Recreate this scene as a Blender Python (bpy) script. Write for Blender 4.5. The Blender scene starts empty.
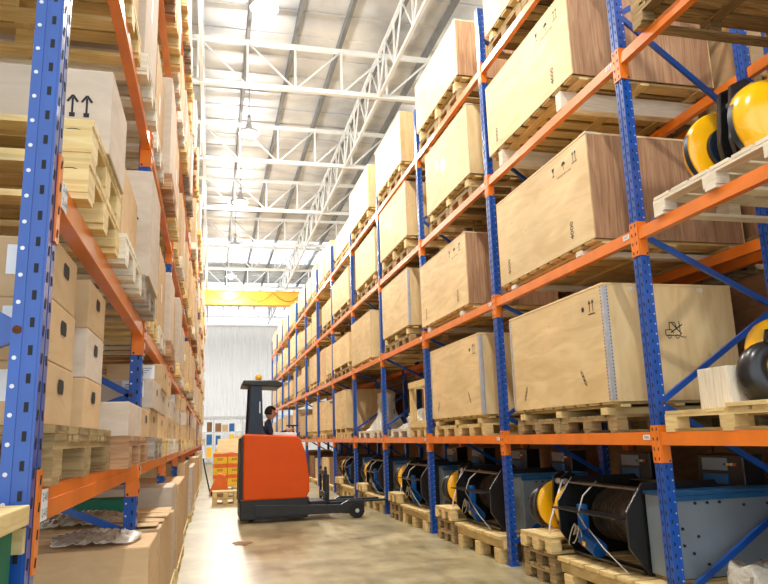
import bpy, bmesh, math, random
from mathutils import Vector, Matrix
random.seed(7)
C = bpy.context.scene.collection
PI = math.pi

# ------------------------------------------------------------------ materials
def newmat(name):
    m = bpy.data.materials.new(name); m.use_nodes = True
    return m, m.node_tree, m.node_tree.nodes, m.node_tree.links
def lin(c):
    return tuple(((v/255)/12.92 if v/255 <= .04045 else ((v/255+.055)/1.055)**2.4) for v in c) + (1,)
def simple(name, col, rough=.5, metal=0, noise=.0, scale=8, bump=0, spec=None, coat=0):
    m, t, N, L = newmat(name); b = N['Principled BSDF']
    b.inputs['Roughness'].default_value = rough; b.inputs['Metallic'].default_value = metal
    if coat: b.inputs['Coat Weight'].default_value = coat; b.inputs['Coat Roughness'].default_value = .15
    if spec is not None: b.inputs['Specular IOR Level'].default_value = spec
    c = lin(col); b.inputs['Base Color'].default_value = c
    if noise:
        tc = N.new('ShaderNodeTexCoord'); n = N.new('ShaderNodeTexNoise'); n.inputs['Scale'].default_value = scale; n.inputs['Detail'].default_value = 6
        L.new(tc.outputs['Object'], n.inputs['Vector'])
        r = N.new('ShaderNodeValToRGB'); r.color_ramp.elements[0].position = .3; r.color_ramp.elements[1].position = .7
        r.color_ramp.elements[0].color = tuple(v*(1-noise) for v in c[:3])+(1,); r.color_ramp.elements[1].color = tuple(min(1, v*(1+noise*.6)) for v in c[:3])+(1,)
        L.new(n.outputs['Fac'], r.inputs['Fac']); L.new(r.outputs['Color'], b.inputs['Base Color'])
        if bump:
            bp = N.new('ShaderNodeBump'); bp.inputs['Strength'].default_value = bump; bp.inputs['Distance'].default_value = .01
            L.new(n.outputs['Fac'], bp.inputs['Height']); L.new(bp.outputs['Normal'], b.inputs['Normal'])
    return m
def wood(name, c1, c2, dark, su=1.2, sv=14, rough=.6, knots=.5, blotch=.25):
    """UV in metres, u along the grain"""
    m, t, N, L = newmat(name); b = N['Principled BSDF']; b.inputs['Roughness'].default_value = rough
    b.inputs['Specular IOR Level'].default_value = .3
    uv = N.new('ShaderNodeUVMap'); mp = N.new('ShaderNodeMapping'); mp.inputs['Scale'].default_value = (su, sv, 1)
    oi = N.new('ShaderNodeObjectInfo')
    L.new(uv.outputs['UV'], mp.inputs['Vector'])
    n = N.new('ShaderNodeTexNoise'); n.inputs['Scale'].default_value = 2.2; n.inputs['Detail'].default_value = 7; n.inputs['Distortion'].default_value = 1.2
    L.new(mp.outputs['Vector'], n.inputs['Vector'])
    r = N.new('ShaderNodeValToRGB'); e = r.color_ramp.elements
    e[0].position = .3; e[0].color = lin(c2); e[1].position = .66; e[1].color = lin(c1)
    L.new(n.outputs['Fac'], r.inputs['Fac'])
    # broad tone difference from board to board and patch to patch
    n2 = N.new('ShaderNodeTexNoise'); n2.inputs['Scale'].default_value = 1.1; n2.inputs['Detail'].default_value = 3
    L.new(uv.outputs['UV'], n2.inputs['Vector'])
    mr = N.new('ShaderNodeMapRange'); mr.inputs['From Min'].default_value = .3; mr.inputs['From Max'].default_value = .7
    mr.inputs['To Min'].default_value = 1-blotch; mr.inputs['To Max'].default_value = 1+blotch*.35
    L.new(n2.outputs['Fac'], mr.inputs['Value'])
    mr2 = N.new('ShaderNodeMapRange'); mr2.inputs['To Min'].default_value = .88; mr2.inputs['To Max'].default_value = 1.08
    L.new(oi.outputs['Random'], mr2.inputs['Value'])
    mu = N.new('ShaderNodeMath'); mu.operation = 'MULTIPLY'; L.new(mr.outputs['Result'], mu.inputs[0]); L.new(mr2.outputs['Result'], mu.inputs[1])
    mx = N.new('ShaderNodeVectorMath'); mx.operation = 'SCALE'; L.new(r.outputs['Color'], mx.inputs[0]); L.new(mu.outputs[0], mx.inputs['Scale'])
    # knots
    v = N.new('ShaderNodeTexVoronoi'); v.inputs['Scale'].default_value = 3.2
    mpk = N.new('ShaderNodeMapping'); mpk.inputs['Scale'].default_value = (1, 1.5, 1); L.new(uv.outputs['UV'], mpk.inputs['Vector']); L.new(mpk.outputs['Vector'], v.inputs['Vector'])
    rk = N.new('ShaderNodeValToRGB'); rk.color_ramp.elements[0].position = .03; rk.color_ramp.elements[0].color = (knots,)*3+(1,); rk.color_ramp.elements[1].position = .09; rk.color_ramp.elements[1].color = (0, 0, 0, 1)
    L.new(v.outputs['Distance'], rk.inputs['Fac'])
    mix = N.new('ShaderNodeMix'); mix.data_type = 'RGBA'
    L.new(rk.outputs['Color'], mix.inputs['Factor']); L.new(mx.outputs['Vector'], mix.inputs['A']); mix.inputs['B'].default_value = lin(dark)
    L.new(mix.outputs['Result'], b.inputs['Base Color'])
    bp = N.new('ShaderNodeBump'); bp.inputs['Strength'].default_value = .25; bp.inputs['Distance'].default_value = .003
    L.new(n.outputs['Fac'], bp.inputs['Height']); L.new(bp.outputs['Normal'], b.inputs['Normal'])
    return m
def emis(name, col, s):
    m, t, N, L = newmat(name); b = N['Principled BSDF']
    b.inputs['Emission Color'].default_value = lin(col); b.inputs['Emission Strength'].default_value = s; b.inputs['Base Color'].default_value = lin(col)
    return m
M = {}
M['ply'] = wood('pale_plywood', (240, 214, 162), (222, 190, 136), (150, 106, 60), .7, 3.2, .55, .25, .13)
M['plypink'] = wood('reddish_plywood', (206, 166, 128), (166, 120, 88), (112, 74, 50), .9, 16, .6, .2, .22)
M['pine'] = wood('new_pine', (240, 216, 158), (216, 182, 116), (140, 92, 44), 1.2, 14, .65, .6, .25)
M['pineold'] = wood('worn_pine', (190, 164, 116), (134, 106, 66), (70, 50, 30), 1.5, 16, .8, .7, .45)
M['pinegrey'] = wood('weathered_grey_pine', (196, 182, 164), (140, 124, 108), (80, 66, 54), 1.5, 18, .85, .5, .35)
M['pinered'] = wood('reddish_pine', (206, 164, 124), (166, 122, 84), (110, 70, 40), 1.3, 16, .7, .5, .3)
M['pinewhite'] = wood('bleached_pine', (238, 230, 212), (214, 202, 176), (160, 140, 110), 1.2, 12, .6, .3, .12)
M['card'] = wood('brown_cardboard', (214, 182, 140), (204, 170, 126), (190, 150, 106), 6, 2, .8, .1, .12)
M['cardgrey'] = wood('greyish_cardboard', (212, 196, 178), (200, 182, 162), (180, 160, 140), 6, 2, .8, .05, .1)
M['carddark'] = wood('dark_brown_cardboard', (150, 112, 78), (130, 94, 62), (90, 60, 40), 6, 2, .75, .1, .25)
M['blue'] = simple('rack_blue_paint', (16, 78, 166), .35, .0, .18, 5, coat=.4)
M['orange'] = simple('rack_orange_paint', (232, 124, 30), .38, 0, .14, 4, coat=.3)
M['slot'] = simple('slot_shadow_steel', (14, 16, 26), .7)
M['steel'] = simple('galvanised_steel', (206, 208, 212), .4, .5, .15, 20)
M['rust'] = simple('rusty_bolt', (140, 84, 48), .8, .3, .4, 40)
M['black'] = simple('black_painted_steel', (26, 25, 26), .35, .1, .25, 6, coat=.3)
M['darkdrum'] = simple('bare_dark_drum_steel', (112, 100, 84), .4, .6, .35, 9)
M['yellow'] = simple('yellow_enamel', (250, 186, 14), .22, 0, .05, 3, coat=.7)
M['cab'] = simple('grey_blue_enamel', (134, 146, 156), .4, .1, .1, 3, coat=.2)
M['cabblue'] = simple('blue_enamel_rail', (36, 96, 150), .35, .1, .15, 6)
M['bluemotor'] = simple('blue_motor_casing', (22, 92, 168), .35, .1, .2, 12)
M['truck'] = simple('truck_orange', (212, 80, 3), .45, 0, .05, 3, spec=.25)
M['truckblack'] = simple('truck_black', (34, 35, 38), .45, .1, .25, 8)
M['mast'] = simple('dark_blue_grey_steel', (34, 46, 62), .4, .3, .2, 6)
M['rubber'] = simple('rubber', (24, 24, 24), .8)
M['white'] = simple('white_plastic', (232, 232, 232), .5)
M['whitesteel'] = simple('white_truss_paint', (226, 228, 226), .5, 0, .05, 3)
M['purlin'] = simple('grey_purlin_steel', (120, 122, 122), .55, .3, .15, 4)
M['paper'] = simple('white_paper', (240, 242, 246), .7, 0, .03, 30)
M['ink'] = simple('black_ink', (30, 28, 32), .7)
M['inkred'] = simple('red_ink', (170, 40, 60), .7)
M['cream'] = simple('yellow_crane_paint', (246, 176, 50), .5, 0, .06, 1, coat=.2)
M['beacon'] = simple('amber_plastic', (240, 176, 40), .25, coat=.6)
M['skin'] = simple('skin', (176, 122, 92), .5)
M['hair'] = simple('dark_hair', (28, 20, 16), .8)
M['cloth'] = simple('navy_cloth', (28, 32, 58), .85, 0, .2, 20)
M['green'] = simple('green_printed_board', (20, 112, 84), .6, 0, .06, 5)
M['yellowbox'] = simple('yellow_printed_board', (236, 190, 50), .6, 0, .08, 5)
M['orangebox'] = simple('orange_printed_board', (226, 108, 40), .6, 0, .08, 5)
M['redhandle'] = simple('red_orange_paint', (220, 90, 30), .4)
M['cable'] = simple('pale_cable', (190, 184, 170), .5)
M['wine'] = simple('blue_cloth_wrap', (40, 60, 160), .8, 0, .3, 9)
# stretch film: clear crinkled plastic
m, t, N, L = newmat('stretch_film'); b = N['Principled BSDF']
b.inputs['Base Color'].default_value = lin((226, 220, 204)); b.inputs['Roughness'].default_value = .22
b.inputs['Alpha'].default_value = .62; b.inputs['Coat Weight'].default_value = .5
n = N.new('ShaderNodeTexNoise'); n.inputs['Scale'].default_value = 14; n.inputs['Distortion'].default_value = 2; tc = N.new('ShaderNodeTexCoord'); L.new(tc.outputs['Object'], n.inputs['Vector'])
bp = N.new('ShaderNodeBump'); bp.inputs['Strength'].default_value = .9; bp.inputs['Distance'].default_value = .03; L.new(n.outputs['Fac'], bp.inputs['Height']); L.new(bp.outputs['Normal'], b.inputs['Normal'])
M['film'] = m
# concrete floor
m, t, N, L = newmat('polished_concrete'); b = N['Principled BSDF']
tc = N.new('ShaderNodeTexCoord')
n = N.new('ShaderNodeTexNoise'); n.inputs['Scale'].default_value = 1.3; n.inputs['Detail'].default_value = 9; n.inputs['Roughness'].default_value = .65; L.new(tc.outputs['Object'], n.inputs['Vector'])
r = N.new('ShaderNodeValToRGB'); e = r.color_ramp.elements; e[0].position = .32; e[0].color = lin((128, 118, 90)); e[1].position = .68; e[1].color = lin((196, 184, 148))
e2 = e.new(.5); e2.color = lin((166, 155, 120))
L.new(n.outputs['Fac'], r.inputs['Fac'])
mp = N.new('ShaderNodeMapping'); mp.inputs['Scale'].default_value = (3.5, .7, 1); L.new(tc.outputs['Object'], mp.inputs['Vector'])
n2 = N.new('ShaderNodeTexNoise'); n2.inputs['Scale'].default_value = 1.5; n2.inputs['Detail'].default_value = 5; L.new(mp.outputs['Vector'], n2.inputs['Vector'])
r2 = N.new('ShaderNodeValToRGB'); r2.color_ramp.elements[0].position = .35; r2.color_ramp.elements[0].color = (.72, .70, .66, 1); r2.color_ramp.elements[1].position = .62; r2.color_ramp.elements[1].color = (1, 1, 1, 1)
L.new(n2.outputs['Fac'], r2.inputs['Fac'])
mx = N.new('ShaderNodeMix'); mx.data_type = 'RGBA'; mx.blend_type = 'MULTIPLY'; mx.inputs['Factor'].default_value = .8
L.new(r.outputs['Color'], mx.inputs['A']); L.new(r2.outputs['Color'], mx.inputs['B']); L.new(mx.outputs['Result'], b.inputs['Base Color'])
mr = N.new('ShaderNodeMapRange'); mr.inputs['To Min'].default_value = .2; mr.inputs['To Max'].default_value = .5; L.new(n2.outputs['Fac'], mr.inputs['Value']); L.new(mr.outputs['Result'], b.inputs['Roughness'])
M['floor'] = m
# roof sheet: pale metal with fine ribs
m, t, N, L = newmat('roof_sheet'); b = N['Principled BSDF']; b.inputs['Base Color'].default_value = lin((214, 218, 222)); b.inputs['Roughness'].default_value = .42; b.inputs['Metallic'].default_value = .35
tc = N.new('ShaderNodeTexCoord'); w = N.new('ShaderNodeTexWave'); w.bands_direction = 'Y'; w.inputs['Scale'].default_value = .35; w.inputs['Distortion'].default_value = .6; w.inputs['Detail'].default_value = 2
L.new(tc.outputs['Object'], w.inputs['Vector']); bp = N.new('ShaderNodeBump'); bp.inputs['Strength'].default_value = .5; bp.inputs['Distance'].default_value = .06
L.new(w.outputs['Fac'], bp.inputs['Height']); L.new(bp.outputs['Normal'], b.inputs['Normal'])
n = N.new('ShaderNodeTexNoise'); n.inputs['Scale'].default_value = .8; n.inputs['Detail'].default_value = 5; L.new(tc.outputs['Object'], n.inputs['Vector'])
r = N.new('ShaderNodeValToRGB'); r.color_ramp.elements[0].color = lin((176, 180, 186)); r.color_ramp.elements[1].color = lin((232, 232, 230)); r.color_ramp.elements[0].position = .3; r.color_ramp.elements[1].position = .7
L.new(n.outputs['Fac'], r.inputs['Fac']); L.new(r.outputs['Color'], b.inputs['Base Color'])
M['roof'] = m
M['wall'] = simple('white_wall_sheet', (250, 251, 253), .6, 0, .03, 1)
m, t, N, L = newmat('skylight_sheet'); N.remove(N['Principled BSDF']); tr = N.new('ShaderNodeBsdfTranslucent'); tr.inputs['Color'].default_value = (.95, .97, 1, 1)
tp = N.new('ShaderNodeBsdfTransparent'); ms = N.new('ShaderNodeMixShader'); ms.inputs['Fac'].default_value = .6
L.new(tr.outputs[0], ms.inputs[1]); L.new(tp.outputs[0], ms.inputs[2]); L.new(ms.outputs[0], N['Material Output'].inputs['Surface'])
M['skylight'] = m
M['bulb'] = emis('lamp_glow', (255, 246, 228), 60)

# ------------------------------------------------------------------ mesh builder
class MB:
    def __init__(s): s.v = []; s.f = []; s.uv = []; s.mi = []; s.mats = []; s.smooth = []
    def m(s, mat):
        if mat not in s.mats: s.mats.append(mat)
        return s.mats.index(mat)
    def face(s, pts, mat, uv=None, smooth=False):
        i = len(s.v); s.v += [tuple(p) for p in pts]; s.f.append(tuple(range(i, i+len(pts)))); s.mi.append(s.m(mat)); s.smooth.append(smooth)
        s.uv.append(uv or [(0, 0)]*len(pts))
    def box(s, c, d, mat, R=None, grain=None):
        """box centred at c with size d; R optional 3x3 rotation; wood grain along the longest side"""
        hx, hy, hz = d[0]/2, d[1]/2, d[2]/2
        g = grain if grain is not None else max(range(3), key=lambda k: d[k])
        ox, oy = random.random()*40, random.random()*40
        P = [(-hx,-hy,-hz),(hx,-hy,-hz),(hx,hy,-hz),(-hx,hy,-hz),(-hx,-hy,hz),(hx,-hy,hz),(hx,hy,hz),(-hx,hy,hz)]
        F = [((0,3,2,1),2),((4,5,6,7),2),((0,1,5,4),1),((2,3,7,6),1),((1,2,6,5),0),((3,0,4,7),0)]
        cc = Vector(c); base = len(s.v)
        for p in P:
            q = Vector(p)
            if R is not None: q = R @ q
            s.v.append(tuple(q+cc))
        for fc, ax in F:
            s.f.append(tuple(base+k for k in fc)); s.mi.append(s.m(mat)); s.smooth.append(False)
            rest = [k for k in range(3) if k != ax]
            u = g if g in rest else rest[0]
            w = [k for k in rest if k != u][0]
            s.uv.append([(P[k][u]+ox, P[k][w]+oy+ax*.37) for k in fc])
    def cyl(s, a, b, r, mat, n=12, r2=None, cap=True, smooth=True):
        a = Vector(a); b = Vector(b); d = (b-a); ln = d.length; d.normalize()
        t = Vector((0,0,1)) if abs(d.z) < .9 else Vector((1,0,0)); u = d.cross(t).normalized(); w = d.cross(u)
        r2 = r if r2 is None else r2; i = len(s.v)
        for k in range(n):
            an = 2*PI*k/n; o = u*math.cos(an)+w*math.sin(an)
            s.v.append(tuple(a+o*r)); s.v.append(tuple(b+o*r2))
        for k in range(n):
            j = (k+1) % n
            s.f.append((i+2*k, i+2*j, i+2*j+1, i+2*k+1)[::-1]); s.mi.append(s.m(mat)); s.smooth.append(smooth); s.uv.append([(0,k/n),(0,(k+1)/n),(ln,(k+1)/n),(ln,k/n)])
        if cap:
            for o, rev in ((0, False), (1, True)):
                ids = [i+2*k+o for k in range(n)]
                s.f.append(tuple(ids if not rev else ids[::-1])); s.mi.append(s.m(mat)); s.smooth.append(False); s.uv.append([(0,0)]*n)
    def tube(s, pts, r, mat, n=8):
        """swept tube with per-point radius"""
        pts = [Vector(p) for p in pts]; rs = r if isinstance(r, (list, tuple)) else [r]*len(pts)
        rings = []; prev = None
        for k, p in enumerate(pts):
            d = (pts[min(k+1, len(pts)-1)]-pts[max(k-1, 0)]).normalized()
            if prev is None:
                t = Vector((0,0,1)) if abs(d.z) < .9 else Vector((1,0,0)); u = d.cross(t).normalized()
            else: u = (prev - d*prev.dot(d)).normalized()
            prev = u; w = d.cross(u); i = len(s.v); rings.append(i)
            for q in range(n):
                an = 2*PI*q/n; s.v.append(tuple(p+(u*math.cos(an)+w*math.sin(an))*rs[k]))
        for k in range(len(rings)-1):
            for q in range(n):
                j = (q+1) % n
                s.f.append((rings[k]+q, rings[k]+j, rings[k+1]+j, rings[k+1]+q)); s.mi.append(s.m(mat)); s.smooth.append(True); s.uv.append([(0,0)]*4)
        for i, rev in ((rings[0], True), (rings[-1], False)):
            ids = [i+q for q in range(n)]; s.f.append(tuple(ids[::-1] if rev else ids)); s.mi.append(s.m(mat)); s.smooth.append(False); s.uv.append([(0,0)]*n)
    def lathe(s, prof, axis, c, mat, n=32):
        """prof: list of (radius, along); axis 0,1,2; centre c"""
        c = Vector(c); base = len(s.v); m_ = len(prof)
        for k in range(n):
            an = 2*PI*k/n
            for (r, h) in prof:
                a, b = r*math.cos(an), r*math.sin(an)
                p = {0: (h, a, b), 1: (b, h, a), 2: (a, b, h)}[axis]
                s.v.append(tuple(Vector(p)+c))
        for k in range(n):
            j = (k+1) % n
            for q in range(m_-1):
                s.f.append((base+k*m_+q, base+j*m_+q, base+j*m_+q+1, base+k*m_+q+1)); s.mi.append(s.m(mat)); s.smooth.append(True); s.uv.append([(0,0)]*4)
    def prism(s, poly, ax, lo, hi, mat):
        """poly of 2D points in the plane across ax; extruded lo..hi along ax"""
        def P(p, h): return {0: (h, p[0], p[1]), 1: (p[0], h, p[1]), 2: (p[0], p[1], h)}[ax]
        n = len(poly); i = len(s.v); ox = random.random()*20
        s.v += [P(p, lo) for p in poly] + [P(p, hi) for p in poly]
        uv = [(p[0]+ox, p[1]) for p in poly]
        s.f.append(tuple(i+k for k in range(n))); s.uv.append(uv); s.mi.append(s.m(mat)); s.smooth.append(False)
        s.f.append(tuple(i+n+k for k in reversed(range(n)))); s.uv.append(uv[::-1]); s.mi.append(s.m(mat)); s.smooth.append(False)
        for k in range(n):
            j = (k+1) % n
            s.f.append((i+k, i+n+k, i+n+j, i+j)); s.uv.append([(0, 0), (hi-lo, 0), (hi-lo, .1), (0, .1)]); s.mi.append(s.m(mat)); s.smooth.append(False)
    def mesh(s, name, bevel=0, fix=True):
        me = bpy.data.meshes.new(name); me.from_pydata(s.v, [], s.f)
        ul = me.uv_layers.new(name='UVMap'); k = 0
        flat = []
        for u in s.uv:
            for p in u: flat += [p[0], p[1]]
        ul.data.foreach_set('uv', flat)
        me.polygons.foreach_set('material_index', s.mi); me.polygons.foreach_set('use_smooth', s.smooth)
        for x in s.mats: me.materials.append(M[x])
        if fix:
            bm = bmesh.new(); bm.from_mesh(me); bmesh.ops.recalc_face_normals(bm, faces=bm.faces); bm.to_mesh(me); bm.free()
        me.update(); return me
    def build(s, name, parent=None, loc=None, bevel=0, kind=None, label=None):
        return put(name, s.mesh(name), parent, loc, bevel, kind, label)
def put(name, me, parent=None, loc=None, bevel=0, kind=None, label=None, rotz=0):
    o = bpy.data.objects.new(name, me); C.objects.link(o)
    if parent is not None: o.parent = parent
    if loc is not None: o.location = loc
    if rotz: o.rotation_euler.z = rotz
    if bevel:
        md = o.modifiers.new('Bevel', 'BEVEL'); md.width = bevel; md.segments = 2; md.limit_method = 'ANGLE'
    if kind: o['kind'] = kind
    if label: o['label'] = label
    return o
def thing(name, label, cat, loc=(0,0,0), rotz=0, group=None):
    o = bpy.data.objects.new(name, None); C.objects.link(o); o.location = loc; o.rotation_euler = (0,0,rotz); o.empty_display_size = .1
    return tag(o, label, cat, group)
def tag(o, label, cat, group=None):
    o['label'] = label; o['category'] = cat
    if group: o['group'] = group
    return o
def struct(name, mb, label=None):
    o = mb.build(name); o['kind'] = 'structure'
    if label: o['label'] = label
    return o
ORD = ['nearest', 'second', 'third', 'fourth', 'fifth', 'sixth', 'seventh', 'eighth', 'ninth', 'tenth', 'eleventh', 'twelfth', 'thirteenth', 'fourteenth']
LV = ['ground level', 'first beam level', 'second beam level', 'third beam level', 'fourth beam level', 'fifth beam level']
def lab(pre, side, lvl, bay): return '%s, %s of %s rack, %s bay' % (pre, LV[lvl], side, ORD[bay])

# ------------------------------------------------------------------ decals (printed marks): flat ink a millimetre proud of their face
def ln(p, q, w):
    p = Vector(p); q = Vector(q); d = (q-p).normalized(); n = Vector((-d.y, d.x))*w/2
    return [tuple(p-n), tuple(q-n), tuple(q+n), tuple(p+n)]
def ring(cx, cy, rx, ry, w, n=14, a0=0, a1=2*PI):
    out = []
    for k in range(n):
        a = a0+(a1-a0)*k/n; b = a0+(a1-a0)*(k+1)/n
        out.append([(cx+(rx-w/2)*math.cos(a), cy+(ry-w/2)*math.sin(a)), (cx+(rx+w/2)*math.cos(a), cy+(ry+w/2)*math.sin(a)),
                    (cx+(rx+w/2)*math.cos(b), cy+(ry+w/2)*math.sin(b)), (cx+(rx-w/2)*math.cos(b), cy+(ry-w/2)*math.sin(b))])
    return out
def tr(polys, dx, dy, s=1, rot=0):
    c, n = math.cos(rot), math.sin(rot)
    return [[(dx+s*(x*c-y*n), dy+s*(x*n+y*c)) for x, y in p] for p in polys]
A_UP = [ln((0, .0), (0, .8), .09), ln((-.22, .6), (0, .92), .1), ln((.22, .6), (0, .92), .1), ln((-.12, -.02), (.12, -.02), .2)]
UPS = tr(A_UP, -.3, 0)+tr(A_UP, .3, 0)
A_TH = [ln((0, .1), (0, .8), .07), ln((-.12, .66), (0, .9), .07), ln((.12, .66), (0, .9), .07)]
ARR = tr(A_TH, -.2, 0)+tr(A_TH, .2, 0)+[ln((-.42, 0), (.42, 0), .07)]
GLASS = [[(-.25, .95), (.25, .95), (.12, .5), (-.12, .5)], ln((0, .5), (0, .1), .08), ln((-.2, .06), (.2, .06), .1)]
UMB = [[(-.4, .5)]+[(.4*-math.cos(a*PI/8), .5+.4*math.sin(a*PI/8)) for a in range(1, 8)]+[(.4, .5)], ln((0, .5), (0, .05), .07), ln((0, .05), (.14, .05), .07)]
CHAIN = ring(0, 0, .1, .2, .06, 10)+ring(0, .3, .1, .18, .06, 10)+ring(0, -.3, .1, .18, .06, 10)+[ln((-.05, -.5), (.1, -.62), .05), ln((-.1, .5), (.05, .62), .05)]
FORK = [ln((-.8, 0), (-.8, .4), .07), ln((-.8, .4), (-.3, .45), .07), ln((-.8, .0), (.45, 0), .07), ln((-.45, .42), (-.4, 1.0), .07), ln((-.4, 1.0), (.05, 1.0), .07), ln((.05, 1.0), (.25, .4), .07), ln((-.3, .45), (-.1, .15), .06),
        ln((.45, 1.1), (.5, -.1), .07), ln((.5, -.1), (.95, -.15), .06), ln((-.35, .2), (.7, .85), .09), ln((-.2, .95), (.6, .1), .09)]+ring(-.5, -.1, .14, .14, .06, 10)+ring(.2, -.1, .14, .14, .06, 10)
EIGHT = ring(-.13, 0, .13, .13, .08, 8)+ring(.13, 0, .13, .13, .08, 8)
_tc = {}
def text_polys(t, size):
    cu = bpy.data.curves.new('t', 'FONT'); cu.body = t; cu.size = size; cu.align_x = 'CENTER'; cu.align_y = 'CENTER'; cu.resolution_u = 2
    o = bpy.data.objects.new('t', cu); C.objects.link(o)
    bpy.context.view_layer.update()
    me = bpy.data.meshes.new_from_object(o.evaluated_get(bpy.context.evaluated_depsgraph_get()))
    P = [[(me.vertices[i].co.x, me.vertices[i].co.y) for i in p.vertices] for p in me.polygons]
    bpy.data.objects.remove(o); bpy.data.curves.remove(cu); bpy.data.meshes.remove(me)
    return P
def text(t, size):
    if (t, size) not in _tc: _tc[(t, size)] = text_polys(t, size)
    return _tc[(t, size)]
def decal(name, polys, face, pos, parent, mat='ink', e=.0015):
    """face: '-x' (reader looks +x), '-y' (reader looks +y), '+x' (reader looks -x); pos = origin on the face"""
    mb = MB()
    for k, p in enumerate(polys):
        d = e+.00002*(k % 20)
        if face == '-y': q = [(pos[0]+u, pos[1]-d, pos[2]+v) for u, v in p]
        elif face == '-x': q = [(pos[0]-d, pos[1]-u, pos[2]+v) for u, v in p]
        else: q = [(pos[0]+d, pos[1]+u, pos[2]+v) for u, v in p]
        mb.face(q, mat)
    return put(name, mb.mesh(name, fix=False), parent)
def rect(w, h): return [[(-w/2, -h/2), (w/2, -h/2), (w/2, h/2), (-w/2, h/2)]]

# ------------------------------------------------------------------ pallets
_pc = {}
def pallet_parts(Lx, Ly, style, n=6, double=False):
    key = (Lx, Ly, style, n, double)
    if key in _pc: return _pc[key]
    w, t = .095, .022
    out = []
    z = 0
    def bx(c, d): mb = MB(); mb.box((0,0,0), d, style); return (mb.mesh('b'), c)
    bot = bx((0,0,0), (Lx, .1, t)); blk = bx((0,0,0), (.1, .1, .078)); top = bx((0,0,0), (Lx, .1, t)); crs = bx((0,0,0), (w, Ly, t))
    bm_, km, tm, cm = bot[0], blk[0], top[0], crs[0]
    blkm = []
    for k in range(3):
        mb = MB(); mb.box((0,0,0), (.1, .13, .078), style); blkm.append(mb.mesh('block'))
    topm = []
    for k in range(3):
        mb = MB(); mb.box((0,0,0), (Lx, Ly/n*(.86 if not double else .9), t), style); topm.append(mb.mesh('top_board'))
    ys = [-Ly/2+.05, 0, Ly/2-.05]
    xs = [-Lx/2+.05, 0, Lx/2-.05]
    for y in ys: out.append(('bottom_board', bm_, (0, y, t/2)))
    for i, x in enumerate(xs):
        for j, y in enumerate(ys): out.append(('block', blkm[(i+j) % 3], (x, y*(1-.03*(i != 1)), t+.039)))
    for x in xs: out.append(('stringer_board', cm, (x, 0, t+.078+t/2)))
    for k in range(n): out.append(('top_board', topm[k % 3], (0, -Ly/2+Ly/n*(k+.5), 2*t+.078+t/2)))
    _pc[key] = out; return out
PH = .144
def pallet(loc, Lx, Ly, style, label, group, detail=True, rotz=0, n=6, name='wooden_pallet'):
    """Lx across the rack, Ly along the aisle"""
    Lx = round(Lx, 2); Ly = round(Ly, 2)
    if detail:
        t = thing(name, label, 'pallet', loc, rotz, group)
        for nm, me, p in pallet_parts(Lx, Ly, style, n): put(nm, me, t, p)
        return t
    key = ('s', Lx, Ly, style, n)
    if key not in _pc:
        mb = MB()
        for nm, me, p in pallet_parts(Lx, Ly, style, n):
            d = {'bottom_board': (Lx, .1, .022), 'block': (.1, .13, .078), 'stringer_board': (.095, Ly, .022), 'top_board': (Lx, Ly/n*.86, .022)}[nm]
            mb.box(p, d, style)
        _pc[key] = mb.mesh('wooden_pallet')
    o = put(name, _pc[key], None, loc, rotz=rotz); return tag(o, label, 'pallet', group)

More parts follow.
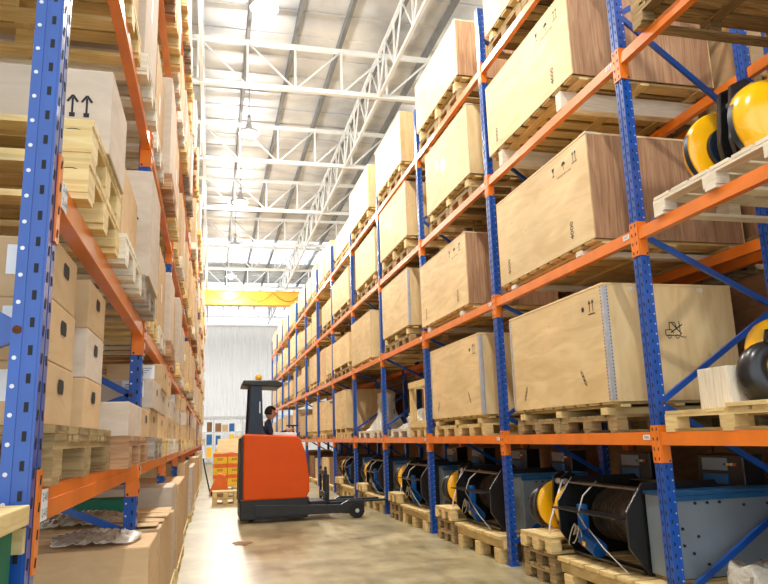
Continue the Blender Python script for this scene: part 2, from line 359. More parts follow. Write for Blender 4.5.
# ------------------------------------------------------------------ plywood crate
def crate(loc, W, D, H, label, group, front='ply', side='ply', skid=.12, strips=False, detail=True, marks=None, base='pine', skids=3, name='plywood_crate', cap='pinewhite'):
    """origin bottom centre; W along the aisle (y), D deep (x), H body height; stands on skids running across"""
    t = thing(name, label, 'crate', loc, 0, group)
    t_ = .012; z0 = skid; x0, x1, y0, y1 = -D/2, D/2, -W/2, W/2
    if detail:
        mb = MB(); mb.box((x0+t_/2, 0, z0+H/2), (t_, W, H), front, grain=1); mb.build('aisle_panel', t, bevel=.002)
        mb = MB(); mb.box((x1-t_/2, 0, z0+H/2), (t_, W, H), front, grain=1); mb.build('rear_panel', t)
        for s, nm in ((-1, 'end_panel'), (1, 'end_panel')):
            mb = MB(); mb.box((0, s*(W/2-t_/2), z0+H/2), (D-2*t_, t_, H), side, grain=2); mb.build(nm, t)
        mb = MB(); mb.box((0, 0, z0+H+.008), (D+.006, W+.006, .018), front, grain=1); mb.build('lid', t, bevel=.002)
        mb = MB()
        nb = 9
        for k in range(nb): mb.box((0, y0+W/nb*(k+.5), z0-.011+.002), (D-.02, W/nb*.72, .022), base)
        for x in (-D/2+.12, 0, D/2-.12): mb.box((x, 0, z0-.033), (.09, W-.02, .022), base)
        mb.build('base_slats', t)
        ks = [y0+.16, 0, y1-.16] if skids == 3 else [y0+.3, y1-.3]
        for y in ks:
            mb = MB(); mb.box((0, y, (z0-.044)/2), (D-.01, .1, z0-.044), cap if skids == 2 else base); mb.build('skid', t, bevel=.004)
        if strips:
            for (x, y) in ((x0, y0), (x0, y1)):
                mb = MB(); sx = 1 if x < 0 else -1; sy = 1 if y < 0 else -1
                mb.box((x-.002*sx, y+sy*.02, z0+H/2), (.003, .045, H*.97), 'steel'); mb.box((x+sx*.02, y-.002*sy, z0+H/2), (.045, .003, H*.97), 'steel')
                for k in range(int(H/.028)):
                    mb.box((x-.004*sx, y+sy*.034, z0+.02+k*.028), (.002, .009, .008), 'slot'); mb.box((x+sx*.034, y-.004*sy, z0+.02+k*.028), (.009, .002, .008), 'slot')
                mb.build('perforated_corner_strip', t, label='metal perforated strip on the crate corner')
        else:
            mb = MB(); mb.box((x0+.05, y0+.05, z0+H+.012), (.11, .11, .014), 'pinewhite'); mb.build('corner_cap', t)
        if marks: marks(t, x0, x1, y0, y1, z0, H)
    else:
        mb = MB(); mb.box((0, 0, z0+H/2), (D, W, H), front, grain=1)
        # end faces in the side veneer
        mb.box((0, y0-.002, z0+H/2), (D-.01, .006, H-.01), side, grain=2)
        mb.build('body', t)
        mb = MB()
        mb.box((0, 0, z0+H+.008), (D+.006, W+.006, .018), front, grain=1); mb.build('lid', t)
        for y in (y0+.16, 0, y1-.16):
            mb = MB(); mb.box((0, y, z0/2), (D-.01, .1, z0), base); mb.build('skid', t)
    return t
def marks_std(num='4000', papers=False, chains=False, forklift=False):
    def f(t, x0, x1, y0, y1, z0, H):
        if num:
            zz = z0+H*.88-.06
            decal('fragile_mark', tr(GLASS, 0, 0, .09), '-x', (x0, y0+.62, zz), t)
            decal('umbrella_mark', tr(UMB, 0, 0, .09), '-x', (x0, y0+.42, zz), t)
            decal('arrow_mark', tr(ARR, 0, 0, .11), '-x', (x0, y0+.22, zz), t)
            decal('small_lettering', tr(text('HANDLE WITH CARE', .028), 0, 0), '-x', (x0, y0+.42, zz-.04), t)
            decal('stencil_number', tr(text(num, .085), 0, 0, 1, PI/2), '-x', (x0, y0+.36, z0+.17), t)
            decal('stencil_number', tr(text(num, .085), 0, 0, 1, PI/2), '-x', (x0, y1-.26, z0+.17), t)
        if chains:
            decal('arrow_mark', tr(ARR, 0, 0, .13), '-x', (x0, y0+.2, z0+H*.78), t)
            decal('dot_mark', tr(ring(0, 0, .012, .012, .024, 8), 0, 0), '-x', (x0, y0+.34, z0+H*.84), t)
            decal('chain_mark', tr(CHAIN, 0, 0, .13, .5), '-x', (x0, y0+.42, z0+.22), t)
            decal('chain_mark', tr(CHAIN, 0, 0, .13, -.5), '-x', (x0, y1-.3, z0+.16), t)
        if forklift:
            decal('no_forklift_mark', tr(FORK, 0, 0, .11), '-y', (x0+.64, y0, z0+H*.56), t)
            decal('hook_mark', tr(EIGHT, 0, 0, .1), '-y', (x0+.27, y0, z0+H-.03), t, 'paper')
            decal('hook_mark', tr(EIGHT, 0, 0, .1), '-y', (x0+.93, y0, z0+H-.03), t, 'paper')
        if papers:
            decal('paper_label', rect(.16, .2), '-x', (x0, .1, z0+H*.55), t, 'paper')
            decal('paper_label', rect(.12, .14), '-x', (x0, .35, z0+H*.62), t, 'paper')
    return f

# ------------------------------------------------------------------ cartons
def carton(loc, W, D, H, label, group, mat='card', marks='', detail=True, rotz=0, name='cardboard_box', facing='+x', cat='box'):
    """left rack cartons: aisle side is +x; origin bottom centre; W along y, D along x"""
    t = thing(name, label, cat, loc, rotz, group)
    mb = MB(); mb.box((0, 0, H/2), (D, W, H), mat, grain=2); mb.build('carton_body', t, bevel=.004)
    s = 1 if facing == '+x' else -1; xf = s*D/2
    if not detail: return t
    mb = MB()
    for q in (-1, 1): mb.box((0, q*(W/4-.001), H+.0015), (D-.006, W/2-.006, .003), mat, grain=0)
    mb.build('lid_flaps', t)
    if 'h' in marks:
        mb = MB(); r = .5
        pl = [(-.03+.012*math.cos(a), .012*math.sin(a)) for a in [PI/2+PI*k/6 for k in range(7)]]+[(.03+.012*math.cos(a), .012*math.sin(a)) for a in [-PI/2+PI*k/6 for k in range(7)]]
        pl = [(u*1.1, v*1.9) for u, v in pl]
        decal('hand_hole', [pl], facing, (xf, 0, H*.66), t, 'slot')
        decal('hand_hole', [pl], '-y', (0, -W/2, H*.66), t, 'slot') if 'e' in marks else None
    if 'l' in marks: decal('paper_label', rect(.08, .09), '-y', (D/2-.09 if s > 0 else -D/2+.09, -W/2, H*.62), t, 'paper')
    if 'L' in marks:
        decal('paper_label', rect(.14, .11), '-y', (D/2-.13, -W/2, H*.68), t, 'paper')
        decal('label_print', sum([[ln((-.05, y), (.05-.02*k, y), .004)] for k, y in enumerate((.03, .012, -.006, -.024))], []), '-y', (D/2-.13, -W/2-.001, H*.68), t, 'cabblue')
    if 'A' in marks: decal('arrow_mark', tr(UPS, 0, 0, .085), '-y', (D/2-.115, -W/2, H*.45), t)
    if 'a' in marks: decal('arrow_mark', tr(ARR, 0, 0, .05), facing, (xf, W/2-.09, H*.75), t)
    if 'p' in marks:
        decal('paper_label', rect(.1, .16), facing, (xf, -.05, H*.5), t, 'paper')
        decal('paper_label', rect(.1, .1), '-y', (D/2-.1, -W/2, H*.6), t, 'paper')
    if 't' in marks: decal('packing_tape', rect(.05, H), '-y', (0, -W/2, H/2), t, 'cardgrey')
    return t

# ------------------------------------------------------------------ racks
PW, PD = .10, .075
def post_mesh(H, side, slots=True):
    """side=+1: aisle face looks -x (right rack); -1: aisle face looks +x. origin at base; face plane at x=0, body behind"""
    mb = MB(); s = side
    mb.box((s*.0375, 0, H/2), (PD-.012, PW-.004, H), 'blue')
    # two raised strips of the aisle face with the seam between them
    for q in (-1, 1):
        mb.box((s*.005, q*.0275, H/2), (.010, .043, H), 'blue')
        # side walls: front rib and rear flange with groove between
        mb.box((s*.022, q*.0475, H/2), (.030, .007, H), 'blue')
        mb.box((s*.061, q*.0475, H/2), (.028, .007, H), 'blue')
    if slots:
        n = int(H/.075)
        for k in range(n):
            z = .05+k*.075
            if z > H-.03: break
            for q in (-1, 1):
                mb.box((s*-.0004, q*.0275, z), (.0022, .012, .028), 'slot', R=Matrix.Rotation(q*.25, 3, 'X'))
                mb.box((s*.024, q*.0512, z+.02), (.011, .0018, .026), 'slot')
                mb.cyl((s*.062, q*.0508, z), (s*.062, q*.0522, z), .006, 'steel', 8)
    return mb.mesh('upright_post')
def beam_mesh(Lb, side):
    """beam from y=0 to y=Lb between posts; centred z=0; face at x=0"""
    mb = MB(); s = side; mb.box((s*.029, Lb/2, 0), (.05, Lb, .09), 'orange'); mb.box((s*.003, Lb/2, -.018), (.006, Lb, .052), 'orange')
    mb.box((s*.03, Lb/2, .047), (.044, Lb, .004), 'orange')
    return mb.mesh('beam')
def plate_mesh(side, end, slots):
    """L plate: strip on the aisle face of the post plus flange on its side; end=+1 means post is at +y of the beam end"""
    mb = MB(); s = side; e = end
    mb.box((s*-.004, e*.025, -.035), (.006, .047, .265), 'orange'); mb.box((s*.034, e*-.003, -.035), (.07, .006, .265), 'orange')
    if slots:
        for k in range(4): mb.box((s*-.0078, e*.026, -.14+k*.07), (.002, .010, .024), 'slot', R=Matrix.Rotation(e*.25, 3, 'X'))
        mb.cyl((s*.055, e*-.006, -.155), (s*.055, e*-.009, -.155), .007, 'slot', 8)
    return mb.mesh('beam_connector')
def rack(name, label, X, ys, levels, H, side, depth, front_det, label_text=None, nrear=9, foot=True, stag='right'):
    t = thing(name, label, 'pallet rack', (X, ys[0], 0))
    pf = post_mesh(H, side, True); pr = post_mesh(H, side, True); ps = post_mesh(H, side, False)
    for i, y in enumerate(ys):
        p = put('upright_post', pf if i < front_det else ps, t, (0, y-ys[0], 0))
        if i < front_det:
            mb = MB(); mb.box((side*.04, 0, .004), (.12, .14, .008), 'blue'); mb.build('foot_plate', p)
        if i < nrear+1: put('upright_post', pr if i < 3 else ps, t, (side*(depth-PD), y-ys[0], 0))
    # frame bracing: zigzag per frame
    mb = MB(); a = side*.06; b = side*(depth-.06)
    nodes = [(a, .22), (b, .9), (a, 1.57), (b, 2.3), (a, 2.85), (b, 3.84), (a, 4.73), (b, 5.5), (a, 6.2)] if side > 0 else [(b, .45), (a, .85), (b, 1.3), (a, 1.70), (b, 2.3), (a, 2.95), (b, 3.8), (a, 4.6), (b, 5.4), (a, 6.2), (b, 7.0)]
    for (px_, pz_), (qx_, qz_) in zip(nodes, nodes[1:]):
        p, q = (px_, 0, pz_), (qx_, 0, qz_)
        dx = q[0]-p[0]; dz = q[2]-p[2]; Ln = math.hypot(dx, dz); an = math.atan2(dz, dx)
        mb.box(((p[0]+q[0])/2, 0, (p[2]+q[2])/2), (Ln, .03, .042), 'blue', R=Matrix.Rotation(-an, 3, 'Y'))
        for c in (p, q): mb.cyl((c[0], -.053, c[2]), (c[0], .053, c[2]), .012, 'rust', 8)
    br = mb.mesh('frame_bracing')
    for i, y in enumerate(ys[:nrear+1]): put('frame_bracing', br, t, (0, y-ys[0], 0))
    pl = {(e, d): plate_mesh(side, e, d) for e in (-1, 1) for d in (True, False)}
    for b_ in range(len(ys)-1):
        Lb = ys[b_+1]-ys[b_]-PW; bm_ = beam_mesh(Lb, side); y = ys[b_]-ys[0]+PW/2
        for li, z in enumerate(levels):
            bo = put('beam', bm_, t, (0, y, z))
            d = b_ < front_det
            for e in (-1, 1): put('beam_connector', pl[(e, d)], bo, (0, 0 if e < 0 else Lb, 0))
            if b_ < nrear:
                bo2 = bpy.data.objects.new('beam', bm_); C.objects.link(bo2); bo2.parent = t; bo2.location = (side*depth, y+Lb, z); bo2.rotation_euler.z = PI
            if label_text and b_ < 5:
                f = '-x' if side > 0 else '+x'
                yy = .06
                tx = label_text(b_, li)
                mb = MB(); decal('number_plate', rect(.085 if len(tx) > 3 else .06, .036 if side > 0 else .085), f, (-side*.001, yy, .012 if side > 0 else 0), bo, 'paper', .0015)
                if side > 0: decal('plate_number', text(tx, .03), f, (-side*.003, yy, .012), bo, 'ink')
                else:
                    decal('plate_number', tr(text(tx, .032), 0, .02), f, (-side*.003, yy, 0), bo, 'ink'); decal('plate_number', tr(text(tx, .032), 0, -.022), f, (-side*.003, yy, 0), bo, 'ink')
    return t

XR = 3.13; XL = -.447
RY = [1.75+2.8*i for i in range(14)]
RL = [1.314, 2.844, 4.30, 5.752]; RD = 1.26
LY = [2.07+2.8*i for i in range(14)]
LL = [1.235, 2.13, 3.44, 4.95, 6.45]; LD = 1.2
rack('pallet_rack', 'blue and orange pallet rack along the right side of the aisle', XR, RY, RL, 6.6, 1, RD, 8, lambda b, l: '%04d' % (2+b*4+l), nrear=9)
rack('pallet_rack', 'blue and orange pallet rack along the left side of the aisle', XL, LY, LL, 7.7, -1, LD, 5, lambda b, l: '2-A%d' % (3+l), nrear=2)
rack('pallet_rack', 'shadowed pallet rack standing back to back behind the right rack', XR+RD+.25, RY[:10], RL, 6.6, 1, RD, 1, None, nrear=1)
def top(l): return RL[l-1]+.049
def ltop(l): return LL[l-1]+.049

# ------------------------------------------------------------------ right rack loads
GP = 'wooden pallets in the right rack'; GC = 'plywood crates in the right rack'
def rb(b): return RY[b]       # bay b spans RY[b]..RY[b+1]
def rcrate(l, b, ya, yb, zb, zt, pal=None, depth=1.25, det=None, side='ply', front='ply', strips=False, mk=None, adj='plywood crate', two=False, skids=3, xf=XR-.005, ptwo=True):
    det = det if det is not None else b < 5
    zt0 = top(l) if l else 0
    z = zt0; W = yb-ya; yc = (ya+yb)/2
    if pal:
        if ptwo:
            hw = round(W/2-.02, 2)
            for k, nm in ((0, 'nearer'), (1, 'farther')):
                pallet((xf+.62, ya+W*(.25+.5*k), z), 1.2, hw, pal, lab('%s pallet under crate' % nm, 'right', l, b), GP, detail=b < 4)
        else: pallet((xf+.62, yc, z), 1.2, round(W-.05, 2), pal, lab('long pallet under crate', 'right', l, b), GP, detail=b < 4, n=12)
        z += PH+.001
    sk = max(.07, zb-z)
    return crate((xf+depth/2, yc, z), W, depth, zt-z-sk, lab(adj, 'right', l, b), GC, front, side, sk, strips, det, mk, skids=skids)
# fourth beam level
rcrate(4, 1, 5.2, 7.1, 6.07, 7.0, 'pineold', 1.25, adj='crate cut by top of the photo', ptwo=True)
rcrate(4, 2, 8.1, 10.03, 6.13, 6.94, 'pineold', 1.2, side='plypink', mk=marks_std(None, True), adj='plywood crate with paper labels')
rcrate(4, 3, 11.02, 12.93, 6.08, 7.0, 'pineold', 1.2, mk=marks_std(None, True))
rcrate(4, 4, 13.65, 15.7, 6.12, 7.05, 'pineold', 1.2)
# third
rcrate(3, 1, 5.22, 7.2, 4.57, 5.42, None, 1.5, side='plypink', mk=marks_std('4000'), adj='large pink-ended crate on white skids', skids=2)
rcrate(3, 2, 7.85, 9.67, 4.63, 5.57, 'pineold', 1.2, side='ply', mk=marks_std(None, True), adj='pale crate with two paper labels')
rcrate(3, 3, 10.83, 12.74, 4.68, 5.62, 'pineold', 1.2, mk=marks_std(None, True))
rcrate(3, 4, 13.2, 15.15, 4.62, 5.52, 'pineold', 1.2)
rcrate(3, 5, 16.0, 18.35, 4.6, 5.4, 'pineold', 1.2)
# second
rcrate(2, 1, 5.1, 7.1, 2.985, 3.93, None, 1.5, side='plypink', mk=marks_std('4000'), adj='large pink-ended crate stencilled 4000', skids=2)
rcrate(2, 2, 8.15, 10.17, 3.0, 3.93, None, 1.25, side='plypink', mk=marks_std('4000'), adj='pink-ended crate stencilled 4000', skids=2)
rcrate(2, 3, 10.9, 12.7, 3.17, 4.12, 'pineold', 1.2, strips=True, adj='metal-edged crate')
rcrate(2, 4, 13.75, 15.8, 2.97, 3.92, None, 1.2, side='ply', adj='plywood crate on thick skids')
rcrate(2, 5, 16.12, 18.4, 3.14, 3.82, 'pineold', 1.2)
# first
rcrate(1, 1, 5.06, 6.95, 1.61, 2.57, 'pineold', 1.24, strips=True, mk=marks_std(None, False, True, True), adj='crate with crossed-out forklift mark')
rcrate(1, 2, 7.86, 9.82, 1.61, 2.57, 'pine', 1.2, strips=True, mk=marks_std(None, False, True, False), adj='metal-edged crate with chain marks')
rcrate(1, 5, 16.62, 18.2, 1.6, 2.5, 'pine', 1.2)
# farther bays
for b in range(5, 13):
    y = rb(b)
    for l in (1, 2, 3, 4):
        if b == 5 and l in (1, 2, 3): continue
        n = 2 if (b+l) % 3 else 1
        w = 2.45/n
        for k in range(n):
            ya = y+.12+k*(w+.06); h = random.uniform(.6, 1.0)
            wd = w-.12 if n == 2 else random.uniform(1.7, 2.2)
            nm = ('nearer', 'farther')[k] if n == 2 else 'single'
            pallet((XR+.62, ya+wd/2, top(l)), 1.2, round(wd, 1), 'pine' if (b+k) % 2 else 'pineold', lab('%s pallet' % nm, 'right', l, b), GP, detail=False)
            if (b*3+l+k) % 4 == 1 and l < 3:
                carton((XR+.6, ya+wd/2, top(l)+PH), wd-.05, 1.1, h, lab('%s brown carton' % nm, 'right', l, b), 'brown cartons in the far right rack', 'card', '', False, facing='-x')
            else:
                crate((XR+.6, ya+wd/2, top(l)+PH), wd, 1.15, h-.08, lab('%s small plywood crate' % nm, 'right', l, b), GC, 'ply', 'plypink' if (b+l) % 3 == 0 else 'ply', .09, detail=False)
# open slatted crate and neighbours on the first level, fourth bay (x 405..432)
def bay_extra():
    # bay 3: Y 10.15..12.9
    pallet((XR+.6, 10.62, top(1)), 1.2, .85, 'pine', lab('pallet under the open crate', 'right', 1, 3), GP)
    t = thing('open_frame_crate', lab('open-sided pale timber crate', 'right', 1, 3), 'crate', (XR+.55, 10.62, top(1)+PH))
    for x in (-.5, .5):
        for y in (-.4, .4):
            mb = MB(); mb.box((x, y, .36), (.09, .09, .72), 'pine'); mb.build('corner_post', t)
    for z in (.05, .67):
        for x in (-.5, .5):
            mb = MB(); mb.box((x-.05, 0, z), (.02, .9, .1), 'pine'); mb.build('rail', t)
        for y in (-.4, .4):
            mb = MB(); mb.box((0, y, z), (.92, .02, .1), 'pine'); mb.build('rail', t)
    mb = MB(); mb.box((.1, 0, .3), (.6, .5, .5), 'carddark'); mb.box((.1, -.02, .62), (.4, .3, .1), 'carddark'); mb.build('packed_part', t)
    pallet((XR+.6, 11.75, top(1)), 1.2, 1.2, 'pinewhite', lab('white wrapped pallet', 'right', 1, 3), GP)
    # film heap on it
    film_heap('film_wrapped_load', lab('crumpled clear film over a low load', 'right', 1, 3), (XR+.6, 11.72, top(1)+PH), .55, .55, .32, 'pinewhite')
    film_heap('film_wrapped_load', lab('tall film-wrapped column with cap', 'right', 1, 4), (XR+.5, 14.6, top(1)+PH), .28, .24, .78, 'cabblue', taper=True)
    pallet((XR+.6, 13.4, top(1)), 1.2, .9, 'pinewhite', lab('nearer white pallet beside wrapped column', 'right', 1, 4), GP)
    pallet((XR+.6, 14.6, top(1)), 1.2, 1.2, 'pinewhite', lab('farther pallet under wrapped column', 'right', 1, 4), GP)
    carton((XR+.85, 12.0, top(1)+PH), .5, .55, .75, lab('dark carton behind the film heap', 'right', 1, 3), None, 'carddark', '', False)
def film_heap(name, label, loc, rx, ry, h, core, taper=False, g=None):
    t = thing(name, label, 'wrapped load', loc, 0, g)
    mb = MB(); prof = [(0, h*.9), (.55, h*.88), (.62, h*.8), (.6, .02), (0, .02)]
    mb.box((0, 0, h*.44), (rx*1.0, ry*1.0, h*.84), core, grain=2); mb.build('packed_core', t, bevel=.01)
    n = 26; rings = 9; V = []
    bm = bmesh.new(); R = []
    for k in range(rings):
        f = k/(rings-1); z = h*f; base = (1.0-.45*f) if not taper else (1.45-.8*min(1, f*2.2))
        row = []
        for q in range(n):
            a = 2*PI*q/n; r = base*(1+.10*math.sin(5*a+k)+.06*math.sin(9*a-2*k))
            row.append(bm.verts.new((rx*r*math.cos(a), ry*r*math.sin(a), z+.02*math.sin(3*a+k))))
        R.append(row)
    for k in range(rings-1):
        for q in range(n): bm.faces.new((R[k][q], R[k][(q+1) % n], R[k+1][(q+1) % n], R[k+1][q]))
    bm.faces.new(R[-1])
    me = bpy.data.meshes.new('film_cover'); bm.to_mesh(me); bm.free(); me.materials.append(M['film'])
    for p in me.polygons: p.use_smooth = True
    o = put('film_cover', me, t); 
    return t
bay_extra()

# nearest right bay (index 0, cut by the right edge of the photo)
pallet((XR+.6, 3.80, top(1)), 1.2, 1.25, 'pine', 'pale pallet under the black crane hook, first beam level', GP)
pallet((XR+.58, 3.66, top(2)), 1.2, 1.2, 'pinewhite', 'whitish pallet under the yellow hook block, second beam level', GP)
pallet((XR+.58, 3.62, top(3)), 1.3, 1.15, 'pineold', 'worn empty pallet at the top right, third beam level', GP)
pallet((XR+.58, 3.62, top(3)+PH+.002), 1.3, 1.15, 'pineold', 'second worn pallet stacked on the top right pallet', GP)
pallet((XR+.58, 2.42, top(3)), 1.3, 1.1, 'pineold', 'worn empty pallet at the right photo edge, third beam level', GP)
# wood block stack beside hook
t = thing('timber_chock', 'upright bundle of pale timber boards beside the black hook', 'timber', (XR+.2, 4.03, top(1)+PH))
for k in range(4):
    mb = MB(); mb.box((0, -.11+.075*k, .135), (.16, .07, .27), 'pinewhite'); mb.build('board', t, bevel=.003)
mb = MB(); mb.box((0, 0, .015), (.3, .34, .028), 'pine'); o = mb.build('timber_packer', None, (XR+.14, 3.62, top(1)+PH), .003); tag(o, 'loose pale board lying on pallet below the black hook', 'timber')

# ---- crane hook block on second level: two fat yellow cheeks with black plates between
def hook_block(loc, label, r=.27, axis_rot=0, fat=.15, hook=True, group=None, gap=.2):
    t = thing('crane_hook_block', label, 'hook block', loc, axis_rot, group)
    for s in (-1, 1):
        prof = [(.02, s*(gap+fat)), (r*.45, s*(gap+fat*.97)), (r*.75, s*(gap+fat*.85)), (r*.93, s*(gap+fat*.6)), (r, s*(gap+fat*.25)), (r, s*gap), (r*.96, s*(gap-.012)), (.05, s*(gap-.012))]
        mb = MB(); mb.lathe(prof, 1, (0, 0, r), 'yellow', 40); ch = mb.build('yellow_cheek', t)
        # dark blue rope window curving along the rim
        mb = MB(); yy0, yy1 = s*gap, s*(gap+fat*.28)
        seg = 14; a0, a1 = math.radians(322), math.radians(382)
        for k in range(seg):
            for kk in (0,):
                a = a0+(a1-a0)*k/seg; b = a0+(a1-a0)*(k+1)/seg; R_ = r+.004
                q = [(R_*math.sin(a-PI*.5)*1, yy0, r+R_*math.cos(a-PI*.5)), (R_*math.sin(b-PI*.5), yy0, r+R_*math.cos(b-PI*.5)), (R_*math.sin(b-PI*.5), yy1, r+R_*math.cos(b-PI*.5)), (R_*math.sin(a-PI*.5), yy1, r+R_*math.cos(a-PI*.5))]
                mb.face(q, 'mast')
        put('rope_window', mb.mesh('rope_window'), ch)
        mb = MB(); mb.cyl((0, s*(gap-.02), r), (0, s*(gap-.06), r), r*.55, 'mast', 28); mb.build('sheave', t)
    mb = MB()
    for s in (-1, 1):
        mb.prism([(-.13, .02), (.13, .02), (.17, r*.9), (.12, r*2+.06), (0, r*2+.12), (-.12, r*2+.06), (-.17, r*.9)], 1, s*.06-.02, s*.06+.02, 'black')
    mb.build('frame_plate', t, bevel=.008)
    mb = MB(); mb.cyl((0, -.14, r*2+.02), (0, .14, r*2+.02), .035, 'steel', 12)
    for s in (-1, 1): mb.cyl((s*.07, -.1, r*2-.04), (s*.07, .1, r*2-.04), .022, 'steel', 10)
    mb.build('axle_bolts', t)
    return t
hook_block((XR+.42, 3.78, top(2)+PH), 'yellow twin-cheek crane hook block on the second beam level pallet', .295, -.05, .17, group=None, gap=.215)
# black hook with yellow block above, first beam level at the right edge
def big_hook(loc, label):
    t = thing('crane_hook', label, 'crane hook', loc, -.25)
    pts = []; rs = []
    for k in range(25):
        a = math.radians(100+k*250/24); R_ = .19
        pts.append((R_*math.cos(a)*.9, 0, .28+R_*1.05*math.sin(a))); f = k/24
        rs.append(.045+.055*math.sin(PI*min(1, f*1.12)) if f < .9 else .045*(1-f)*8+.012)
    pts = [(.0, 0, .62), (-.01, 0, .54)]+pts; rs = [.05, .055]+rs
    mb = MB(); mb.tube([(y_, 0, z_*.78) for (y_, _, z_) in pts], rs, 'black', 16)
    o = mb.build('hook', t)
    mb = MB(); mb.lathe([(.02, .10), (.13, .095), (.20, .07), (.225, .03), (.225, -.03), (.20, -.07), (.13, -.095), (.02, -.10)], 1, (.10, .12, .36), 'yellow', 36); mb.build('yellow_sheave_guard', t)
    mb = MB(); mb.prism([(.06, .24), (.2, .20), (.24, .40), (.1, .46)], 1, -.14, -.06, 'white'); mb.build('crosshead', t, bevel=.01)
    return t
big_hook((XR+.40, 3.76, top(1)+PH), 'large black crane hook with yellow guard, first beam level right edge')

# ---- winch units on the ground level
def rope_drum_winch(loc, label, W, g, r=.34, detail=True):
    """drum axis along the aisle; far plate at +W/2, near plate at -W/2; origin at bottom"""
    t = thing('hoist_winch', label, 'winch', loc, 0, g)
    oc = [(-.62, .28), (-.42, .0), (.42, .0), (.62, .28), (.62, .62), (.42, .9), (-.42, .9), (-.62, .62)]
    oc = [(x*r/.34*.74, z*r/.34*.72) for x, z in oc]
    zc = .45*r/.34*.72
    for s in (-1, 1):
        mb = MB(); mb.prism(oc, 1, s*W/2-.012, s*W/2+.012, 'black'); mb.build('end_plate', t, bevel=.004)
    mb = MB(); mb.cyl((0.05, -W/2+.02, zc), (0.05, W/2-.02, zc), r*.62, 'darkdrum', 28)
    for k in range(int(W/.05)): mb.cyl((.05, -W/2+.03+k*.05, zc), (.05, -W/2+.045+k*.05, zc), r*.635, 'darkdrum', 28)
    mb.build('rope_drum', t)
    for (x, z, w, h) in ((-.30*r/.34, .60*r/.34, .13, .012), (-.46*r/.34, .40*r/.34, .15, .012), (.3*r/.34, .6*r/.34, .1, .012), (-.3*r/.34, .03, .1, .02)):
        mb = MB(); mb.box((x, 0, z), (w, W-.03, h), 'darkdrum' if z > .5*r/.34 else 'black'); mb.build('tie_plate', t, label=None)
    mb = MB(); mb.cyl((-.36, W*.08, .10), (-.36, W*.30, .17), .07, 'bluemotor', 20); mb.cyl((-.36, W*.30, .17), (-.36, W*.34, .185), .05, 'bluemotor', 16)
    mb.box((-.33, W*.36, .30), (.06, .1, .3), 'bluemotor')
    mo = mb.build('limit_switch_motor', t, bevel=.006, label='blue motor casing')
    mb = MB(); mb.box((-.437, W*.2, .14), (.006, .05, .04), 'yellow'); mb.build('rating_plate', mo)
    mb = MB()
    for j in range(3):
        pts = [(-.42-.02*j, W*(.30+.02*j)+(.05+.012*j)*math.cos(a+j), .2+(.06+.02*j)*math.sin(a)) for a in [k*PI/5 for k in range(9)]]; mb.tube(pts, .006, 'cable', 6)
    mb.tube([(-.3, W*.15, .66), (-.47, W*.1, .55), (-.52, W*.12, .4), (-.46, W*.1, .28)], .006, 'cable', 6)
    mb.tube([(-.52, -W*.02, .3), (-.50, -W*.2, .16), (-.46, -W*.42, .02)], .005, 'cable', 6)
    mb.build('loose_cables', t)
    return t
def panel_cabinet(loc, label, D, H, g, Wd=.3):
    t = thing('control_cabinet', label, 'cabinet', loc, 0, g)
    mb = MB(); mb.box((0, 0, H/2), (D, Wd, H), 'cab'); mb.build('body', t, bevel=.006)
    mb = MB(); mb.box((0, -Wd/2-.004, H-.02), (D+.02, .03, .035), 'cabblue'); mb.box((0, 0, H+.012), (D+.02, Wd+.02, .02), 'cabblue'); mb.build('top_rail', t, label='blue top rail')
    mb = MB()
    for (u, v) in ((-.3, .9), (-.2, .9), (-.1, .9), (-.3, .5), (-.35, .3), (.1, .85), (.3, .85), (-.24, .16), (-.24, .06), (.18, .15), (-.42, .6), (-.42, .4), (.4, .5)):
        mb.cyl((u*D, -Wd/2-.002, v*H), (u*D, -Wd/2-.012, v*H), .011, 'mast', 8)
    mb.build('panel_bolts', t)
    return t
def sheave_pair(loc, label, g, r=.25):
    t = thing('rope_sheave_block', label, 'sheave block', loc, 0, g)
    for k, y in enumerate((-.18, .2)):
        mb = MB(); mb.lathe([(.03, -.035), (r*.6, -.03), (r*.95, -.03), (r, -.02), (r, .02), (r*.95, .03), (r*.6, .03), (.03, .035)], 1, (0, y, r), 'yellow', 32)
        mb.build('yellow_sheave', t)
    mb = MB()
    for y in (-.07, .09): mb.prism([(-.08, .05), (.1, .05), (.12, r*1.2), (.08, r*2+.04), (.0, r*2+.1), (-.1, r*2+.04), (-.12, r*1.2)], 1, y-.012, y+.012, 'black')
    mb.cyl((-.06, -.1, r*2), (-.06, .12, r*2), .03, 'steel', 10)
    mb.build('black_bracket', t, bevel=.004)
    pts = [(-.12-.13*math.sin(a), .26, r*.95+.17*math.cos(a)) for a in [k*PI/8 for k in range(10)]]
    mb = MB(); mb.tube(pts, [.02+.03*math.sin(PI*k/9) for k in range(10)], 'black', 10); mb.build('hook', t)
    mb = MB(); mb.tube([(-.15, -.2, .5), (-.26, -.1, .1), (-.27, -.08, .0)], .008, 'paper', 6); mb.build('tie_strap', t)
    return t
GW = 'hoist winches on pallets under the right rack'; GG = 'pallets on the floor under the right rack'
def heavy_skid(loc, Lx, Ly, label):
    t = thing('timber_skid', label, 'skid', loc, 0, 'timber skids under the winches')
    for x in (-Lx/2+.07, 0, Lx/2-.07):
        for y in (-Ly/2+.16, 0, Ly/2-.16): mb = MB(); mb.box((x, y, .075), (.14, .15, .15), 'pine'); mb.build('block', t, bevel=.004)
        mb = MB(); mb.box((x, 0, .20), (.09, Ly, .10), 'pine'); mb.build('runner', t, bevel=.004)
    n = 6
    for k in range(n): mb = MB(); mb.box((0, -Ly/2+Ly/n*(k+.5), .2695), (Lx+.04, Ly/n*.82, .035), 'pine'); mb.build('top_board', t, bevel=.003)
